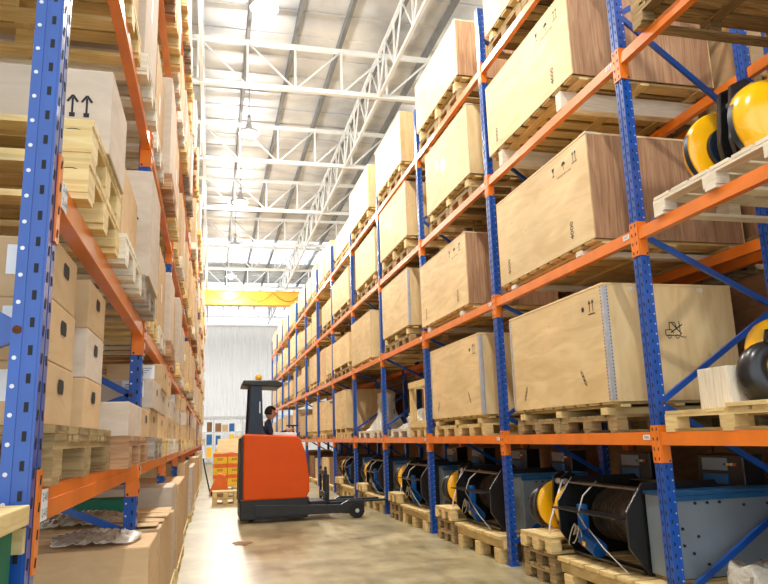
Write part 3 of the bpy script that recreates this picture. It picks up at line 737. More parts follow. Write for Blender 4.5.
units = [  # bay, winch y range, base z, cabinet, detail
    (1, 5.0, 6.1, .30), (2, 7.75, 8.9, .29), (3, 10.5, 11.6, .29), (4, 13.3, 14.4, .29), (5, 16.1, 17.1, .29)]
for b, ya, yb, zb in units:
    yc = (ya+yb)/2; W = yb-ya; det = b < 4
    heavy_skid((XR+.55, yc-.15, 0), 1.2, round(W+.35, 2), lab('heavy pale skid under the winch', 'right', 0, b))
    rope_drum_winch((XR+.46, yc, 2*PH+.002), lab('black octagonal rope drum winch', 'right', 0, b), W, GW, .36)
    panel_cabinet((XR+.66, RY[b]+.27, 2*PH+.03), lab('grey steel cabinet beside the winch', 'right', 0, b), 1.05 if b == 1 else .8, .58, 'grey cabinets beside the winches')
    mb = MB(); 
    for x in (-.4, .4): mb.box((x, 0, .15), (.1, .28, .3), 'pineold')
    mb.box((0, 0, .31), (1.0, .3, .02), 'pineold')
    o = mb.build('timber_trestle', None, (XR+.66, RY[b]+.27, 0)); o.scale.z = .98; tag(o, lab('worn timber trestle under cabinet', 'right', 0, b), 'trestle', 'trestles under the cabinets')
    ys_ = yb+.42
    for k in range(2): pallet((XR+.42, ys_, k*(PH+.001)), .95, .66, 'pineold', lab('%s worn pallet under the sheaves' % ('lower', 'upper')[k], 'right', 0, b), GG, detail=det)
    pallet((XR+.36, ys_-.02, 2*PH+.003), .9, .66, 'pine', lab('top pale pallet under the sheaves', 'right', 0, b), GG, detail=det)
    sheave_pair((XR+.3, ys_+.0, 3*PH+.004), lab('pair of yellow sheaves with black hook', 'right', 0, b), 'yellow sheave blocks beside the winches', .235)
# nearest bay ground: wrapped things
pallet((XR+.55, 3.75, 0), 1.2, 1.2, 'pine', 'floor pallet at the lower right corner under wrapped parts', GG)
film_heap('film_wrapped_load', 'grey-brown plastic-wrapped bundle at the lower right corner', (XR+.30, 4.12, PH), .20, .22, .36, 'pinegrey')
pallet((XR+.55, 2.5, 0), 1.2, 1.1, 'pine', 'floor pallet right of the wrapped bundle, mostly cut off', GG)
film_heap('film_wrapped_load', 'tall beige film-wrapped load cut by the right edge', (XR+.76, 4.13, PH), .17, .17, .86, 'pine')
for b in (6, 7, 8, 9):
    for k in range(2):
        y = rb(b)+.75+1.3*k
        pallet((XR+.62, y, 0), 1.2, 1.1, 'pine', lab('%s floor pallet' % ('nearer', 'farther')[k], 'right', 0, b), GG, detail=False)
        carton((XR+.62, y, PH), 1.0, 1.05, random.uniform(.5, .85), lab('%s %s crate' % (('nearer', 'farther')[k], ('brown', 'pale')[(b+k) % 2]), 'right', 0, b), 'loads on the floor in far bays', ('carddark', 'ply')[(b+k) % 2], '', False, facing='-x')
# dark parts standing at the back of the ground level and loads of the back-to-back rack
GB = 'loads of the rack behind the right rack'
XB = XR+RD+.25
for b in range(0, 9):
    y0 = RY[b]
    for k in range(2):
        y = y0+.78+1.28*k; nf = ('nearer', 'farther')[k]
        pallet((XB+.62, y, 0), 1.2, 1.1, 'pineold', lab('%s pallet behind' % nf, 'rear right', 0, b), 'pallets of the rack behind the right rack', detail=False)
        carton((XB+.62, y, PH), 1.26, 1.1, 1.11, lab('%s dark brown wrapped carton' % nf, 'rear right', 0, b), GB, 'carddark', '', False, facing='-x')
        for l in (1, 2, 3, 4):
            if b > 6 and l > 2: continue
            pallet((XB+.62, y, top(l)), 1.2, 1.1, 'pineold', lab('%s pallet behind' % nf, 'rear right', l, b), 'pallets of the rack behind the right rack', detail=False)
            if l == 3 and b == 0: continue
            h = (.95, .9, 1.0, .8)[(l+b) % 4] if l > 1 else 1.2
            carton((XB+.62, y, top(l)+PH), 1.05, 1.1, h, lab('%s %s' % (nf, 'brown carton' if l != 2 else 'plywood crate'), 'rear right', l, b), GB, 'carddark' if l == 1 else ('card' if l != 2 else 'plypink'), 'a' if b < 2 else '', b < 2, facing='-x')
    # control gear at the back of the ground level
    if b in (0, 1, 2, 3):
        for q in range(2):
            y = y0+.65+1.25*q
            t = thing('control_unit', lab('%s dark electrical unit at the back' % ('nearer', 'farther')[q], 'right', 0, b), 'electrical unit', (XR+1.12, y, 0), 0, 'dark electrical units behind the winches')
            if b == 0 and q == 1: pass
            mb = MB(); mb.box((0, 0, .58), (.2, .55, 1.16), 'black'); mb.build('casing', t, bevel=.01)
            mb = MB(); mb.box((-.105, .05, 1.08), (.012, .3, .10), 'cab'); mb.box((-.105, .05, .96), (.012, .3, .08), 'cabblue'); mb.build('display_panel', t)
            mb = MB()
            for j in range(4): mb.cyl((-.1, -.2+.04*j, 1.08), (-.12, -.2+.04*j, 1.08), .012, ('redhandle', 'steel', 'yellow', 'bluemotor')[j], 8)
            mb.build('push_buttons', t)

# ------------------------------------------------------------------ left rack loads
GLP = 'wooden pallets in the left rack'; GLC = 'cardboard cartons in the left rack'
def lpal(l, b, ya, yb, style, pre, xf=-.40, extra=0, mark=False, det=True, Lx=1.15):
    W = round(yb-ya, 2)
    p = pallet((xf-Lx/2, (ya+yb)/2, ltop(l)+extra), Lx, W, style, lab(pre, 'left', l, b), GLP, detail=det)
    if mark:
        decal('pencil_ring', ring(0, 0, .045, .03, .003, 18), '-y', (Lx/2-.06, -W/2, .075), p)
    return p
def lcar(l, b, ya, yb, z, h, pre, mat='card', marks='', xf=-.42, D=1.0, det=True, g=GLC):
    return carton((xf-D/2, (ya+yb)/2, z), yb-ya, D, h, lab(pre, 'left', l, b), g, mat, marks, det)
# --- first beam level, nearest bay
z1 = ltop(1)
lpal(1, 0, 2.18, 3.36, 'pineold', 'dark worn lower pallet', xf=-.43)
mb = MB()
for k in range(6): mb.box((0, -.5+.2*k, .012), (1.15, .17, .024), 'pineold')
o = mb.build('deck_board_layer', None, (-.43-.575, 2.77, z1+PH+.001)); tag(o, lab('second board layer on worn pallet', 'left', 1, 0), 'boards')
zz = z1+PH+.026
for k in range(3):
    z = zz+k*.185
    lcar(1, 0, 2.2, 2.60-.02*k, z, .183, '%s carton of front stack, aisle side' % ('bottom', 'middle', 'top')[k], 'card', 'hl', xf=-.465, D=.30)
    lcar(1, 0, 2.78, 3.18, z, .183, '%s carton of second stack, aisle side' % ('bottom', 'middle', 'top')[k], 'cardgrey' if k == 1 else 'card', 'hL' if k == 2 else 'hl', xf=-.455, D=.34)
    lcar(1, 0, 2.22, 2.72, z, .183, '%s carton of front stack, inner side' % ('bottom', 'middle', 'top')[k], 'card', 'l', xf=-.80, D=.40)
lcar(1, 0, 2.22, 2.72, zz+.555, .18, 'fourth carton of front stack, inner side', 'card', 'l', xf=-.80, D=.40)
# second and third pallets
lpal(1, 0, 3.44, 4.42, 'pinered', 'reddish upper-deck pallet beside the post', xf=-.36)
lcar(1, 0, 3.46, 4.1, z1+PH, .155, 'flat greyish carton on reddish pallet', 'cardgrey', '', xf=-.37, D=.62)
lcar(1, 0, 4.13, 4.6, z1+PH, .155, 'low carton behind the flat greyish carton', 'card', 'h', xf=-.37, D=.5)
lcar(1, 0, 3.9, 4.5, z1+PH, .40, 'taller labelled carton at the rack back', 'cardgrey', 'l', xf=-1.0, D=.5)
for b in range(0, 13):
    y0 = LY[b]; nb = 3 if b < 5 else 2; w = 2.6/nb; det = b < 3
    for l in (1, 2, 3, 4, 5):
        for k in range(nb):
            if b == 0 and l == 1 and k < 3: continue
            if b == 0 and l == 2: continue
            ya = y0+.12+k*w; yb_ = ya+w-.08; nm = (('nearer', 'middle', 'farther') if nb == 3 else ('nearer', 'farther'))[k]
            st = ['pine', 'pinewhite', 'pine', 'pinegrey', 'pine', 'pinewhite', 'pinered'][(b*2+k+l) % 7]
            if b == 1 and l == 2 and k == 0: st = 'pine'
            xf = -.40+random.uniform(-.03, .04) if l > 1 else -.38+random.uniform(0, .03)
            if b > 2: xf += random.uniform(-.02, .05)
            lpal(l, b, ya, yb_, st, '%s pallet' % nm, xf=xf, mark=(l >= 2 and b < 2), det=det)
            z = ltop(l)+PH+.002
            gap = {1: .68, 2: 1.1, 3: 1.25, 4: 1.25, 5: 1.1}[l]
            if l == 1:
                n = 3 if b < 4 else 2
                top_q = n if random.random() < .6 else n-1; xo = random.choice((0, .02, .08, .14)); yo = random.choice((0, 0, .06, .12))
                for q in range(top_q):
                    lcar(1, b, ya+.02+yo, yb_-.02, z+q*.195*(3/n), .193*(3/n)-.002, '%s %s carton' % (('lowest', 'middle', 'topmost')[q], nm) if n == 3 else '%s %s carton' % (('lower', 'upper')[q], nm), 'cardgrey' if q % 2 else 'card', 'hL' if b < 3 else '', xf=xf-.02-xo-random.uniform(0, .02), D=.42 if b < 3 else .9, det=b < 3)
            else:
                h = random.uniform(.62, .95)*gap*.88
                if b == 0 and l == 3: h = 1.0
                lcar(l, b, ya+.01, yb_-.01, z, h, '%s tall %s carton' % (nm, ('brown', 'pale grey')[(b+k+l) % 2]), ('card', 'cardgrey')[(b+k+l) % 2], ('Ap', 'A', 'p')[(k+l) % 3] if b < 3 else ('p' if b < 6 else ''), xf=xf-.02, D=1.0, det=b < 6)
# third stacks at first level, near bay far end are handled as bay 1; second level near bay
lpal(2, 0, 2.33, 3.12, 'pine', 'lower plywood-faced pallet', xf=-.405, mark=True)
lpal(2, 0, 2.35, 3.12, 'pine', 'upper pallet with pencil ring', xf=-.405, mark=True, extra=PH+.002)
lcar(2, 0, 2.66, 3.12, ltop(2)+2*PH+.005, .34, 'wide greyish carton with two black arrows', 'cardgrey', 'A', xf=-.395, D=1.1)
lpal(2, 0, 3.2, 3.96, 'pinewhite', 'bleached pallet with stained end', xf=-.385, mark=True)
lcar(2, 0, 3.3, 3.92, ltop(2)+PH+.002, .36, 'low carton behind the arrow-marked one', 'card', '', xf=-.42, D=.9)
lpal(2, 0, 4.02, 4.78, 'pinegrey', 'weathered grey pallet', xf=-.375)
lcar(2, 0, 4.08, 4.74, ltop(2)+PH+.002, .63, 'greyish carton on the weathered pallet', 'cardgrey', 'A', xf=-.36, D=.9)
# ground level of left rack
GF = 'large cartons on the floor under the left rack'
def gcar(b, ya, yb, h, pre, mat='card', xf=-.36, D=1.2, st='pine'):
    pallet((xf-D/2, (ya+yb)/2, 0), D, round(yb-ya, 2), st, lab('pallet under ' + pre, 'left', 0, b), GLP, detail=b < 3)
    t = carton((xf-D/2, (ya+yb)/2, PH), yb-ya-.04, D-.02, h, lab(pre, 'left', 0, b), GF, mat, '', True)
    return t
gcar(0, 2.2, 3.35, .45, 'low dark bin')
gcar(0, 4.12, 4.80, .70, 'open brown carton', 'card', xf=-.30)
gcar(1, 4.95, 6.6, .70, 'big flapped brown carton', 'card', xf=-.30)
gcar(1, 6.8, 7.6, .85, 'tall brown carton with torn top', 'cardgrey', xf=-.32)
gcar(2, 7.75, 9.6, .82, 'big brown carton', 'card', xf=-.30)
gcar(3, 10.6, 12.6, .95, 'brown carton behind the film bundle', 'card', xf=-.34)
gcar(4, 13.4, 15.8, .8, 'pale crate-like carton', 'cardgrey', xf=-.3)
gcar(5, 16.2, 18.6, .9, 'brown stacked carton', 'card', xf=-.32)
gcar(6, 19.0, 21.3, .85, 'pale brown carton', 'card', xf=-.3)
gcar(7, 21.8, 24.1, .95, 'wide brown carton', 'cardgrey', xf=-.34)
gcar(8, 24.7, 27.0, .8, 'shallow brown carton', 'card', xf=-.32)
gcar(9, 27.4, 29.8, .9, 'last visible brown carton', 'cardgrey', xf=-.3)
film_heap('film_wrapped_load', lab('film-wrapped white bundle beside the aisle', 'left', 0, 2), (-.62, 10.02, 0), .26, .3, .85, 'pinewhite')
# film and green carton pieces on the near cartons
def film_scrap(loc, label, rx, ry, h):
    bm = bmesh.new(); n = 22; m_ = 14; G = []
    for i in range(n):
        row = []
        for j in range(m_):
            u = i/(n-1)*2-1; v = j/(m_-1)*2-1
            z = h*(.55+.45*math.sin(i*1.9+j*.8)*math.cos(j*1.7-i*.6))*max(0, 1-.6*(u*u+v*v))+.006
            row.append(bm.verts.new((u*rx*(1-.15*v*v), v*ry*(1-.2*u*u), z)))
        G.append(row)
    for i in range(n-1):
        for j in range(m_-1): bm.faces.new((G[i][j], G[i+1][j], G[i+1][j+1], G[i][j+1]))
    bm.normal_update(); me = bpy.data.meshes.new('plastic_film'); bm.to_mesh(me); bm.free(); me.materials.append(M['film'])
    for p in me.polygons: p.use_smooth = True
    o = put('crumpled_plastic_film', me, None, loc); so = o.modifiers.new('s', 'SOLIDIFY'); so.thickness = .003
    return tag(o, label, 'plastic film')
film_scrap((-.62, 4.5, .855), 'crumpled clear film on the open carton behind the post', .24, .28, .07)
film_scrap((-.85, 5.6, .855), 'second crumpled film on the flapped carton', .3, .4, .09)
mb = MB(); mb.box((0, 0, .05), (.5, .3, .1), 'green'); o = mb.build('green_box', None, (-.85, 6.3, .86), .004); tag(o, 'flat green box lying on the big flapped carton', 'box')
# torn flaps
t = thing('carton_flaps', 'loose cardboard flaps lying open on the big carton', 'cardboard', (-.5, 5.5, .852))
for k in range(4):
    mb = MB(); mb.box((0, 0, 0), (.34, .22, .004), 'card', R=Matrix.Rotation(.05*(k % 2), 3, 'Y')); mb.build('flap', t, (.0+.02*k, -.4+.27*k, .012+.004*k))
# green and wood crate in the near lower-left corner
t = thing('green_panel_crate', 'timber-edged crate with green panel at the lower left corner', 'crate', (-.86, 1.72, 0))
mb = MB(); mb.box((0, 0, .61), (.78, .5, 1.18), 'green'); mb.build('green_body', t)
mb = MB(); mb.box((0, 0, 1.225), (.84, .56, .05), 'pine'); mb.build('top_board', t, bevel=.004)
for s in (-1, 1):
    mb = MB(); mb.box((0, s*.262, 1.165), (.83, .026, .06), 'pine'); mb.build('top_batten', t)
    mb = MB(); mb.box((.36*s, -.265, .6), (.07, .03, 1.06), 'pine'); mb.build('corner_batten', t)
mb = MB(); mb.box((0, -.266, .90), (.9, .028, .09), 'pine', R=Matrix.Rotation(-.55, 3, 'Y')); mb.build('diagonal_batten', t)

# ------------------------------------------------------------------ floor goods ahead
t = thing('stacked_crate', 'n', 'box'); bpy.data.objects.remove(t)
def colour_box(loc, label, W, D, H, g):
    t = thing('printed_box', label, 'box', loc, 0, g)
    mb = MB(); mb.box((0, 0, H/2), (D, W, H), 'yellowbox'); mb.build('body', t, bevel=.004)
    mb = MB(); mb.box((0, 0, H-.05), (D+.006, W+.006, .10), 'orangebox'); mb.build('orange_lid', t)
    decal('small_lettering', text('EXE', .09), '-y', (0, -W/2, H*.42), t)
    return t
for k in range(3):
    for j in range(3):
        colour_box((.28+.40*j, 21.3, .15+.30*k), '%s yellow and orange box, %s column of the floor stack' % (('bottom', 'middle', 'top')[k], ('left', 'middle', 'right')[j]), .6, .39, .295, 'yellow and orange boxes stacked on the floor')
pallet((.68, 21.3, 0), 1.25, .9, 'pine', 'pallet under the yellow and orange boxes', None, detail=True)
mb = MB(); mb.box((0, 0, .2), (.85, .02, .42), 'ply', R=Matrix.Rotation(-.5, 3, 'X')); o = mb.build('plywood_sheet', None, (.62, 21.1, 1.06)); tag(o, 'plywood sheet leaning on top of the yellow box stack', 'plywood sheet')
pallet((.34, 16.75, 0), .56, .6, 'pine', 'small pale pallet on the aisle floor left of the truck', None, n=5)
pallet((.34, 16.75, PH+.001), .56, .6, 'pine', 'second small pallet stacked on the aisle floor pallet', None, n=5)
t = thing('tilted_cart', 'tipped orange hand cart before the yellow boxes', 'cart', (.2, 19.6, 0))
mb = MB(); mb.prism([(-.22, .06), (.3, .06), (.2, .5), (.02, .56)], 1, -.3, .3, 'orangebox'); mb.build('tray', t, bevel=.01)
mb = MB()
for x in (-.12, .2): mb.cyl((x, -.3, .06), (x, -.25, .06), .06, 'rubber', 14); mb.cyl((x, .25, .06), (x, .3, .06), .06, 'rubber', 14)
mb.build('wheel', t)
mb = MB(); mb.tube([(-.2, 0, .1), (-.36, 0, .8), (-.38, 0, .95)], .018, 'rubber', 8); mb.build('handle', t)
# floor stain
mb = MB(); pts = [(.13*(1+.25*math.sin(3*a+1))*math.cos(a), .2*(1+.2*math.sin(4*a))*math.sin(a)) for a in [k*2*PI/24 for k in range(24)]]
mb.prism(pts, 2, .001, .006, 'carddark'); o = mb.build('dirt_patch', None, (.44, 10.3, 0)); tag(o, 'small dark patch of debris on the aisle floor', 'debris')

# far end shelving
colors = ['card', 'yellow', 'paper', 'cabblue', 'pine', 'carddark', 'white', 'orangebox']
for s, x0 in enumerate((-1.6, .2, 2.0)):
    t = thing('storage_shelf', '%s low shelf unit before the white end wall' % ('left', 'middle', 'right')[s], 'shelf', (x0, 46, 0))
    for x in (0, 1.75):
        for y in (0, .6): mb = MB(); mb.box((x, y, 1.4), (.05, .05, 2.8), 'steel'); mb.build('post', t)
    for z in (.35, 1.15, 1.95, 2.75): mb = MB(); mb.box((.875, .3, z), (1.75, .65, .04), 'steel'); mb.build('shelf_board', t)
    for r_, z in enumerate((.37, 1.17, 1.97)):
        for k in range(4):
            h = random.uniform(.35, .65); w = random.uniform(.3, .38)
            mb = MB(); mb.box((0, 0, h/2), (w, .45, h), colors[(k*3+r_*2+s) % 8], grain=2)
            o = mb.build('storage_box', None, (x0+.25+.42*k, 46.28, z), .006)
            tag(o, 'box %s, %s tier of the %s end-wall shelf' % (('at left', 'second from left', 'third from left', 'at right')[k], ('lowest', 'middle', 'top')[r_], ('left', 'middle', 'right')[s]), 'box', 'boxes on the end-wall shelves')

# ------------------------------------------------------------------ reach truck
TY = 12.55
t = thing('reach_truck', 'orange and black reach truck crossing the aisle with its driver', 'reach truck', (.5, TY, 0))
def body_prism(poly, y0, y1, mat, name, bev=.03, lbl=None):
    mb = MB(); mb.prism(poly, 1, y0, y1, mat); return mb.build(name, t, bevel=bev, label=lbl)
body_prism([(.05, .38), (1.13, .38), (1.19, .5), (1.19, .72), (1.13, 1.15), (1.03, 1.40), (.98, 1.44), (.09, 1.50), (.05, 1.46)], 0, .22, 'truck', 'side_panel', .035, 'glossy orange body')
body_prism([(.05, .38), (1.13, .38), (1.19, .5), (1.19, .72), (1.13, 1.15), (1.03, 1.40), (.98, 1.44), (.09, 1.50), (.05, 1.46)], .83, 1.05, 'truck', 'side_panel', .035, 'glossy orange body')
body_prism([(1.0, .39), (1.12, .39), (1.17, .5), (1.17, .72), (1.11, 1.15), (1.01, 1.38)], .2, .85, 'truckblack', 'front_housing', .01)
body_prism([(.12, .39), (.72, .39), (.72, 1.05), (.12, 1.09)], .24, .82, 'truckblack', 'seat', .03)
body_prism([(.0, .06), (1.16, .06), (1.18, .40), (.0, .40)], .02, 1.03, 'truckblack', 'chassis', .02)
body_prism([(-.02, .35), (.06, .35), (.06, 1.46), (0, 1.42)], .05, 1.0, 'truckblack', 'rear_cover', .01)
body_prism([(.12, 1.48), (.46, 1.42), (.39, 1.62), (.36, 2.36), (.16, 2.36), (.14, 1.75)], .05, .17, 'mast', 'guard_pillar', .012)
body_prism([(.12, 1.48), (.42, 1.42), (.40, 2.36), (.16, 2.36)], .9, 1.0, 'mast', 'guard_pillar', .012)
body_prism([(.02, 2.34), (.70, 2.30), (.74, 2.37), (.60, 2.43), (.04, 2.43)], .02, 1.03, 'truckblack', 'overhead_guard', .02)
mb = MB(); mb.lathe([(0, 0), (.055, 0), (.055, .09), (.03, .12), (0, .125)], 2, (.32, .3, 2.43), 'beacon', 18); mb.build('beacon', t, label='amber warning beacon')
mb = MB(); mb.box((.33, .045, 1.95), (.02, .01, .2), 'steel'); mb.build('data_plate', t)
mb = MB(); mb.box((.78, .4, 1.475), (.42, .5, .07), 'white', R=Matrix.Rotation(.04, 3, 'Y')); mb.build('armrest_cover', t, bevel=.02, label='white cushion on the body top')
mb = MB(); mb.tube([(.98, .55, 1.45), (.96, .55, 1.62)], .02, 'rubber', 8); mb.lathe([(.10, -.012), (.12, 0), (.10, .012)], 2, (.95, .55, 1.63), 'rubber', 20); mb.build('steering_column', t)
for y in (.0, .93):
    l = body_prism([(.25, .10), (2.02, .10), (2.16, .16), (2.16, .30), (1.88, .31), (1.74, .24), (.25, .30)], y, y+.10, 'truckblack', 'support_leg', .008)
    mb = MB(); mb.cyl((2.02, y-.035, .13), (2.02, y+.13, .13), .13, 'rubber', 28); w_ = mb.build('load_wheel', t)
    mb = MB(); mb.cyl((2.02, y-.04, .13), (2.02, y-.036, .13), .035, 'steel', 14); mb.build('hub_cap', w_)
mb = MB(); mb.cyl((.22, .45, .11), (.22, .6, .11), .11, 'rubber', 24); mb.build('drive_wheel', t)
for y in (.25, .68): mb = MB(); mb.box((2.15, y, .265), (1.25, .11, .03), 'mast'); mb.box((1.55, y, .50), (.035, .11, .50), 'mast'); mb.build('fork', t, bevel=.004)
mb = MB()
for y in (.18, .8): mb.box((1.5, y, .58), (.045, .04, .62), 'truckblack')
mb.box((1.5, .49, .40), (.05, .7, .1), 'truckblack'); mb.box((1.5, .49, .78), (.05, .7, .08), 'truckblack'); mb.box((1.36, .49, .28), (.3, .7, .06), 'truckblack')
mb.build('mast_carriage', t, bevel=.006)

# ------------------------------------------------------------------ driver
def skin_mesh(name, chain, edges, mat, parent, sub=2):
    me = bpy.data.meshes.new(name); me.from_pydata([c[0] for c in chain], edges, [])
    o = bpy.data.objects.new(name, me); C.objects.link(o)
    if parent: o.parent = parent
    sk = o.modifiers.new('Skin', 'SKIN'); sk.use_smooth_shade = True
    for i, c in enumerate(chain):
        r = c[1] if isinstance(c[1], tuple) else (c[1], c[1]); me.skin_vertices[0].data[i].radius = r
    me.skin_vertices[0].data[0].use_root = True
    ss = o.modifiers.new('Sub', 'SUBSURF'); ss.levels = sub; ss.render_levels = sub
    me.materials.append(M[mat]); return o
px, py = 1.0, TY+.5   # facing +x, seated behind the pillar
per = thing('person', 'driver in navy overalls seated in the orange reach truck', 'person', (px, py, 0))
ch = [((-.02,0,1.22),(.15,.13)),((-.03,0,1.38),(.12,.14)),((-.02,0,1.53),(.12,.16)),((0,0,1.63),(.09,.10)),((.015,0,1.70),(.052,.052)),((.03,0,1.76),(.05,.05)),
      ((0,-.18,1.60),(.062,.062)),((.08,-.24,1.42),(.047,.047)),((.26,-.18,1.50),(.035,.035)),((.33,-.16,1.535),(.028,.034)),
      ((0,.18,1.60),(.062,.062)),((.08,.24,1.42),(.047,.047)),((.26,.18,1.50),(.035,.035)),((.33,.16,1.535),(.028,.034)),
      ((.06,-.10,1.16),(.09,.09)),((.34,-.10,1.16),(.065,.065)),((.42,-.10,.50),(.045,.045)),((.06,.10,1.16),(.09,.09)),((.34,.10,1.16),(.065,.065)),((.42,.10,.50),(.045,.045))]
ed = [(0,1),(1,2),(2,3),(3,4),(4,5),(2,6),(6,7),(7,8),(8,9),(2,10),(10,11),(11,12),(12,13),(0,14),(14,15),(15,16),(0,17),(17,18),(18,19)]
bd = skin_mesh('body', ch, ed, 'cloth', per)
# head: shaped ellipsoid with face
bm = bmesh.new(); bmesh.ops.create_uvsphere(bm, u_segments=32, v_segments=24, radius=1)
for v in bm.verts:
    x, y, z = v.co; a = .098; 
    X_ = x*a; Y_ = y*.076; Z_ = z*.118
    if z < 0: Y_ *= 1+.28*z; X_ *= 1+.12*z+.0
    if x > .6: X_ -= (x-.6)*.02
    # brow, eye hollows, nose, mouth, chin
    fx = max(0, x)
    X_ += fx*.028*math.exp(-((y*.076)/.014)**2)*math.exp(-((Z_+.012)/.022)**2)
    for s in (-1, 1): X_ -= fx*.012*math.exp(-((Y_-s*.03)/.016)**2)*math.exp(-((Z_-.012)/.014)**2)
    X_ += fx*.008*math.exp(-(Y_/.025)**2)*math.exp(-((Z_+.055)/.01)**2)+fx*.012*math.exp(-(Y_/.03)**2)*math.exp(-((Z_+.095)/.02)**2)
    v.co = (X_, Y_, Z_)
me = bpy.data.meshes.new('head'); bm.to_mesh(me); bm.free(); me.materials.append(M['skin'])
for p in me.polygons: p.use_smooth = True
hd = put('head', me, per, (.055, 0, 1.86)); hd.rotation_euler = (0, .12, 0)
bm = bmesh.new(); bmesh.ops.create_uvsphere(bm, u_segments=28, v_segments=20, radius=1)
for v in list(bm.verts):
    x, y, z = v.co
    if z < -.35 or (x > .35 and z < .45): bm.verts.remove(v); continue
    v.co = (x*.108-.008, y*.085, z*.125+.012)
me = bpy.data.meshes.new('hair'); bm.to_mesh(me); bm.free(); me.materials.append(M['hair'])
for p in me.polygons: p.use_smooth = True
h_ = put('hair', me, hd); so = h_.modifiers.new('s', 'SOLIDIFY'); so.thickness = .012
for s in (-1, 1):
    mb = MB(); mb.lathe([(0, .006), (.016, .005), (.022, 0), (.016, -.005), (0, -.006)], 1, (-.01, s*.076, -.005), 'skin', 14); mb.build('ear', hd)
    mb = MB(); mb.lathe([(0, .009), (.007, .006), (.009, 0)], 0, (.080, s*.03, .012), 'ink', 10); mb.build('eye', hd)
mb = MB(); mb.tube([(.088, -.022, -.055), (.096, 0, -.057), (.088, .022, -.055)], .003, 'inkred', 6); mb.build('mouth', hd)
for s in (-1, 1):
    c0 = ((.33, s*.16, 1.535), .028)
    chn = [c0, ((.385, s*.15, 1.565), (.016, .036))]; eg = [(0, 1)]
    for k, (dy, ln_) in enumerate(((-.03, .06), (-.01, .072), (.01, .068), (.028, .055))):
        b0 = len(chn); chn += [((.42, s*.15+dy, 1.575), .0095), ((.42+ln_*.5, s*.15+dy, 1.582), .0088), ((.415+ln_*.75, s*.15+dy, 1.558), .008), ((.405+ln_*.55, s*.15+dy, 1.538), .0075)]
        eg += [(1, b0), (b0, b0+1), (b0+1, b0+2), (b0+2, b0+3)]
    b0 = len(chn); chn += [((.385, s*.15-s*.042, 1.555), .011), ((.42, s*.15-s*.055, 1.545), .0095), ((.445, s*.15-s*.045, 1.535), .008)]; eg += [(1, b0), (b0, b0+1), (b0+1, b0+2)]
    skin_mesh('hand', chn, eg, 'skin', per, 1)

# ------------------------------------------------------------------ building shell
mb = MB(); mb.box((2, 22, -.1), (50, 66, .2), 'floor'); struct('floor', mb, 'polished beige concrete floor')
# back wall: corrugated sheet
mb = MB(); x = -12.; poly = []
pitch = .3
pts = []
while x < 20:
    pts += [(x, 50), (x+.05, 49.95), (x+.17, 49.95), (x+.22, 50)]; x += pitch
for i in range(len(pts)-1):
    (a, b), (c, d) = pts[i], pts[i+1]; mb.face([(a, b, 0), (c, d, 0), (c, d, 9.3), (a, b, 9.3)], 'wall')
mb.box((4, 50.15, 4.65), (32, .2, 9.3), 'wall'); mb.box((4, 49.9, 9.32), (32, .3, .12), 'whitesteel')
mb.box((4, 49.93, 3.0), (32, .08, .12), 'whitesteel')
o = put('wall_back', mb.mesh('wall_back', fix=False)); o['kind'] = 'structure'
# unseen side walls, added to cut daylight from the open sides
for nm_, x_ in (('wall_left_blocker', -14.1), ('wall_right_blocker', 18.1)):
    mb = MB(); mb.box((x_, 22, 5.5), (.2, 60, 11), 'wall'); struct(nm_, mb, 'unseen white side wall added to cut side light')
for k, x_ in enumerate((-7.1, 12.1)):
    mb = MB(); mb.box((x_, 24, 7.9), (.3, 50, .54), 'whitesteel')
    for y_ in range(0, 50, 8): mb.box((x_, y_, 3.8), (.3, .3, 7.6), 'whitesteel')
    struct('trim_%d' % (30+k), mb, 'white crane runway beam on columns')
# roof
mb = MB(); ZR = 11.1
sky = [(33.8, 38.6), (43.5, 46.5)]
segs = [(-8, 33.8), (38.6, 43.5), (46.5, 52)]
for a, b in segs: mb.box((2, (a+b)/2, ZR), (34, b-a, .04), 'roof')
for y in range(-8, 52):
    if any(a-.2 < y < b+.2 for a, b in sky): continue
    mb.box((2, y+.5, ZR-.03), (34, .035, .03), 'roof')
struct('ceiling', mb, 'pale metal sheet roof')
for k, (a, b) in enumerate(sky):
    mb = MB(); mb.box((2, (a+b)/2, ZR), (34, b-a, .02), 'skylight'); struct('window_%d' % (k+1), mb, 'translucent skylight strip across the roof')
mb = MB()
for k in range(-9, 13): mb.box((.67+1.12*k, 22, ZR-.14), (.05, 60, .20), 'purlin'); mb.box((.67+1.12*k+.03, 22, ZR-.235), (.07, 60, .012), 'purlin')
struct('trim_1', mb, 'grey steel purlins running along the roof')
# cross trusses
x0, x1 = -9.42, 13.
mb = MB(); zb_, zt_ = 9.5, 10.6
mb.box(((x0+x1)/2, 0, zb_), (x1-x0, .11, .11), 'whitesteel'); mb.box(((x0+x1)/2, 0, zt_), (x1-x0, .10, .10), 'whitesteel')
for k in range(-9, 12):
    x = .67+1.12*k; mb.box((x, 0, (zb_+zt_)/2), (.05, .05, zt_-zb_), 'whitesteel')
    a, b = ((x, zt_), (x+1.12, zb_)) if x < 1.5 else ((x, zb_), (x+1.12, zt_))
    mb.cyl((a[0], 0, a[1]), (b[0], 0, b[1]), .026, 'whitesteel', 8)
tm = mb.mesh('truss')
for k in range(-3, 8):
    y = 15.25+4.55*k
    o = put('roof_truss', tm, None, (0, y, 0)); o['kind'] = 'structure'; o.name = 'trim_%d' % (5+k+3)
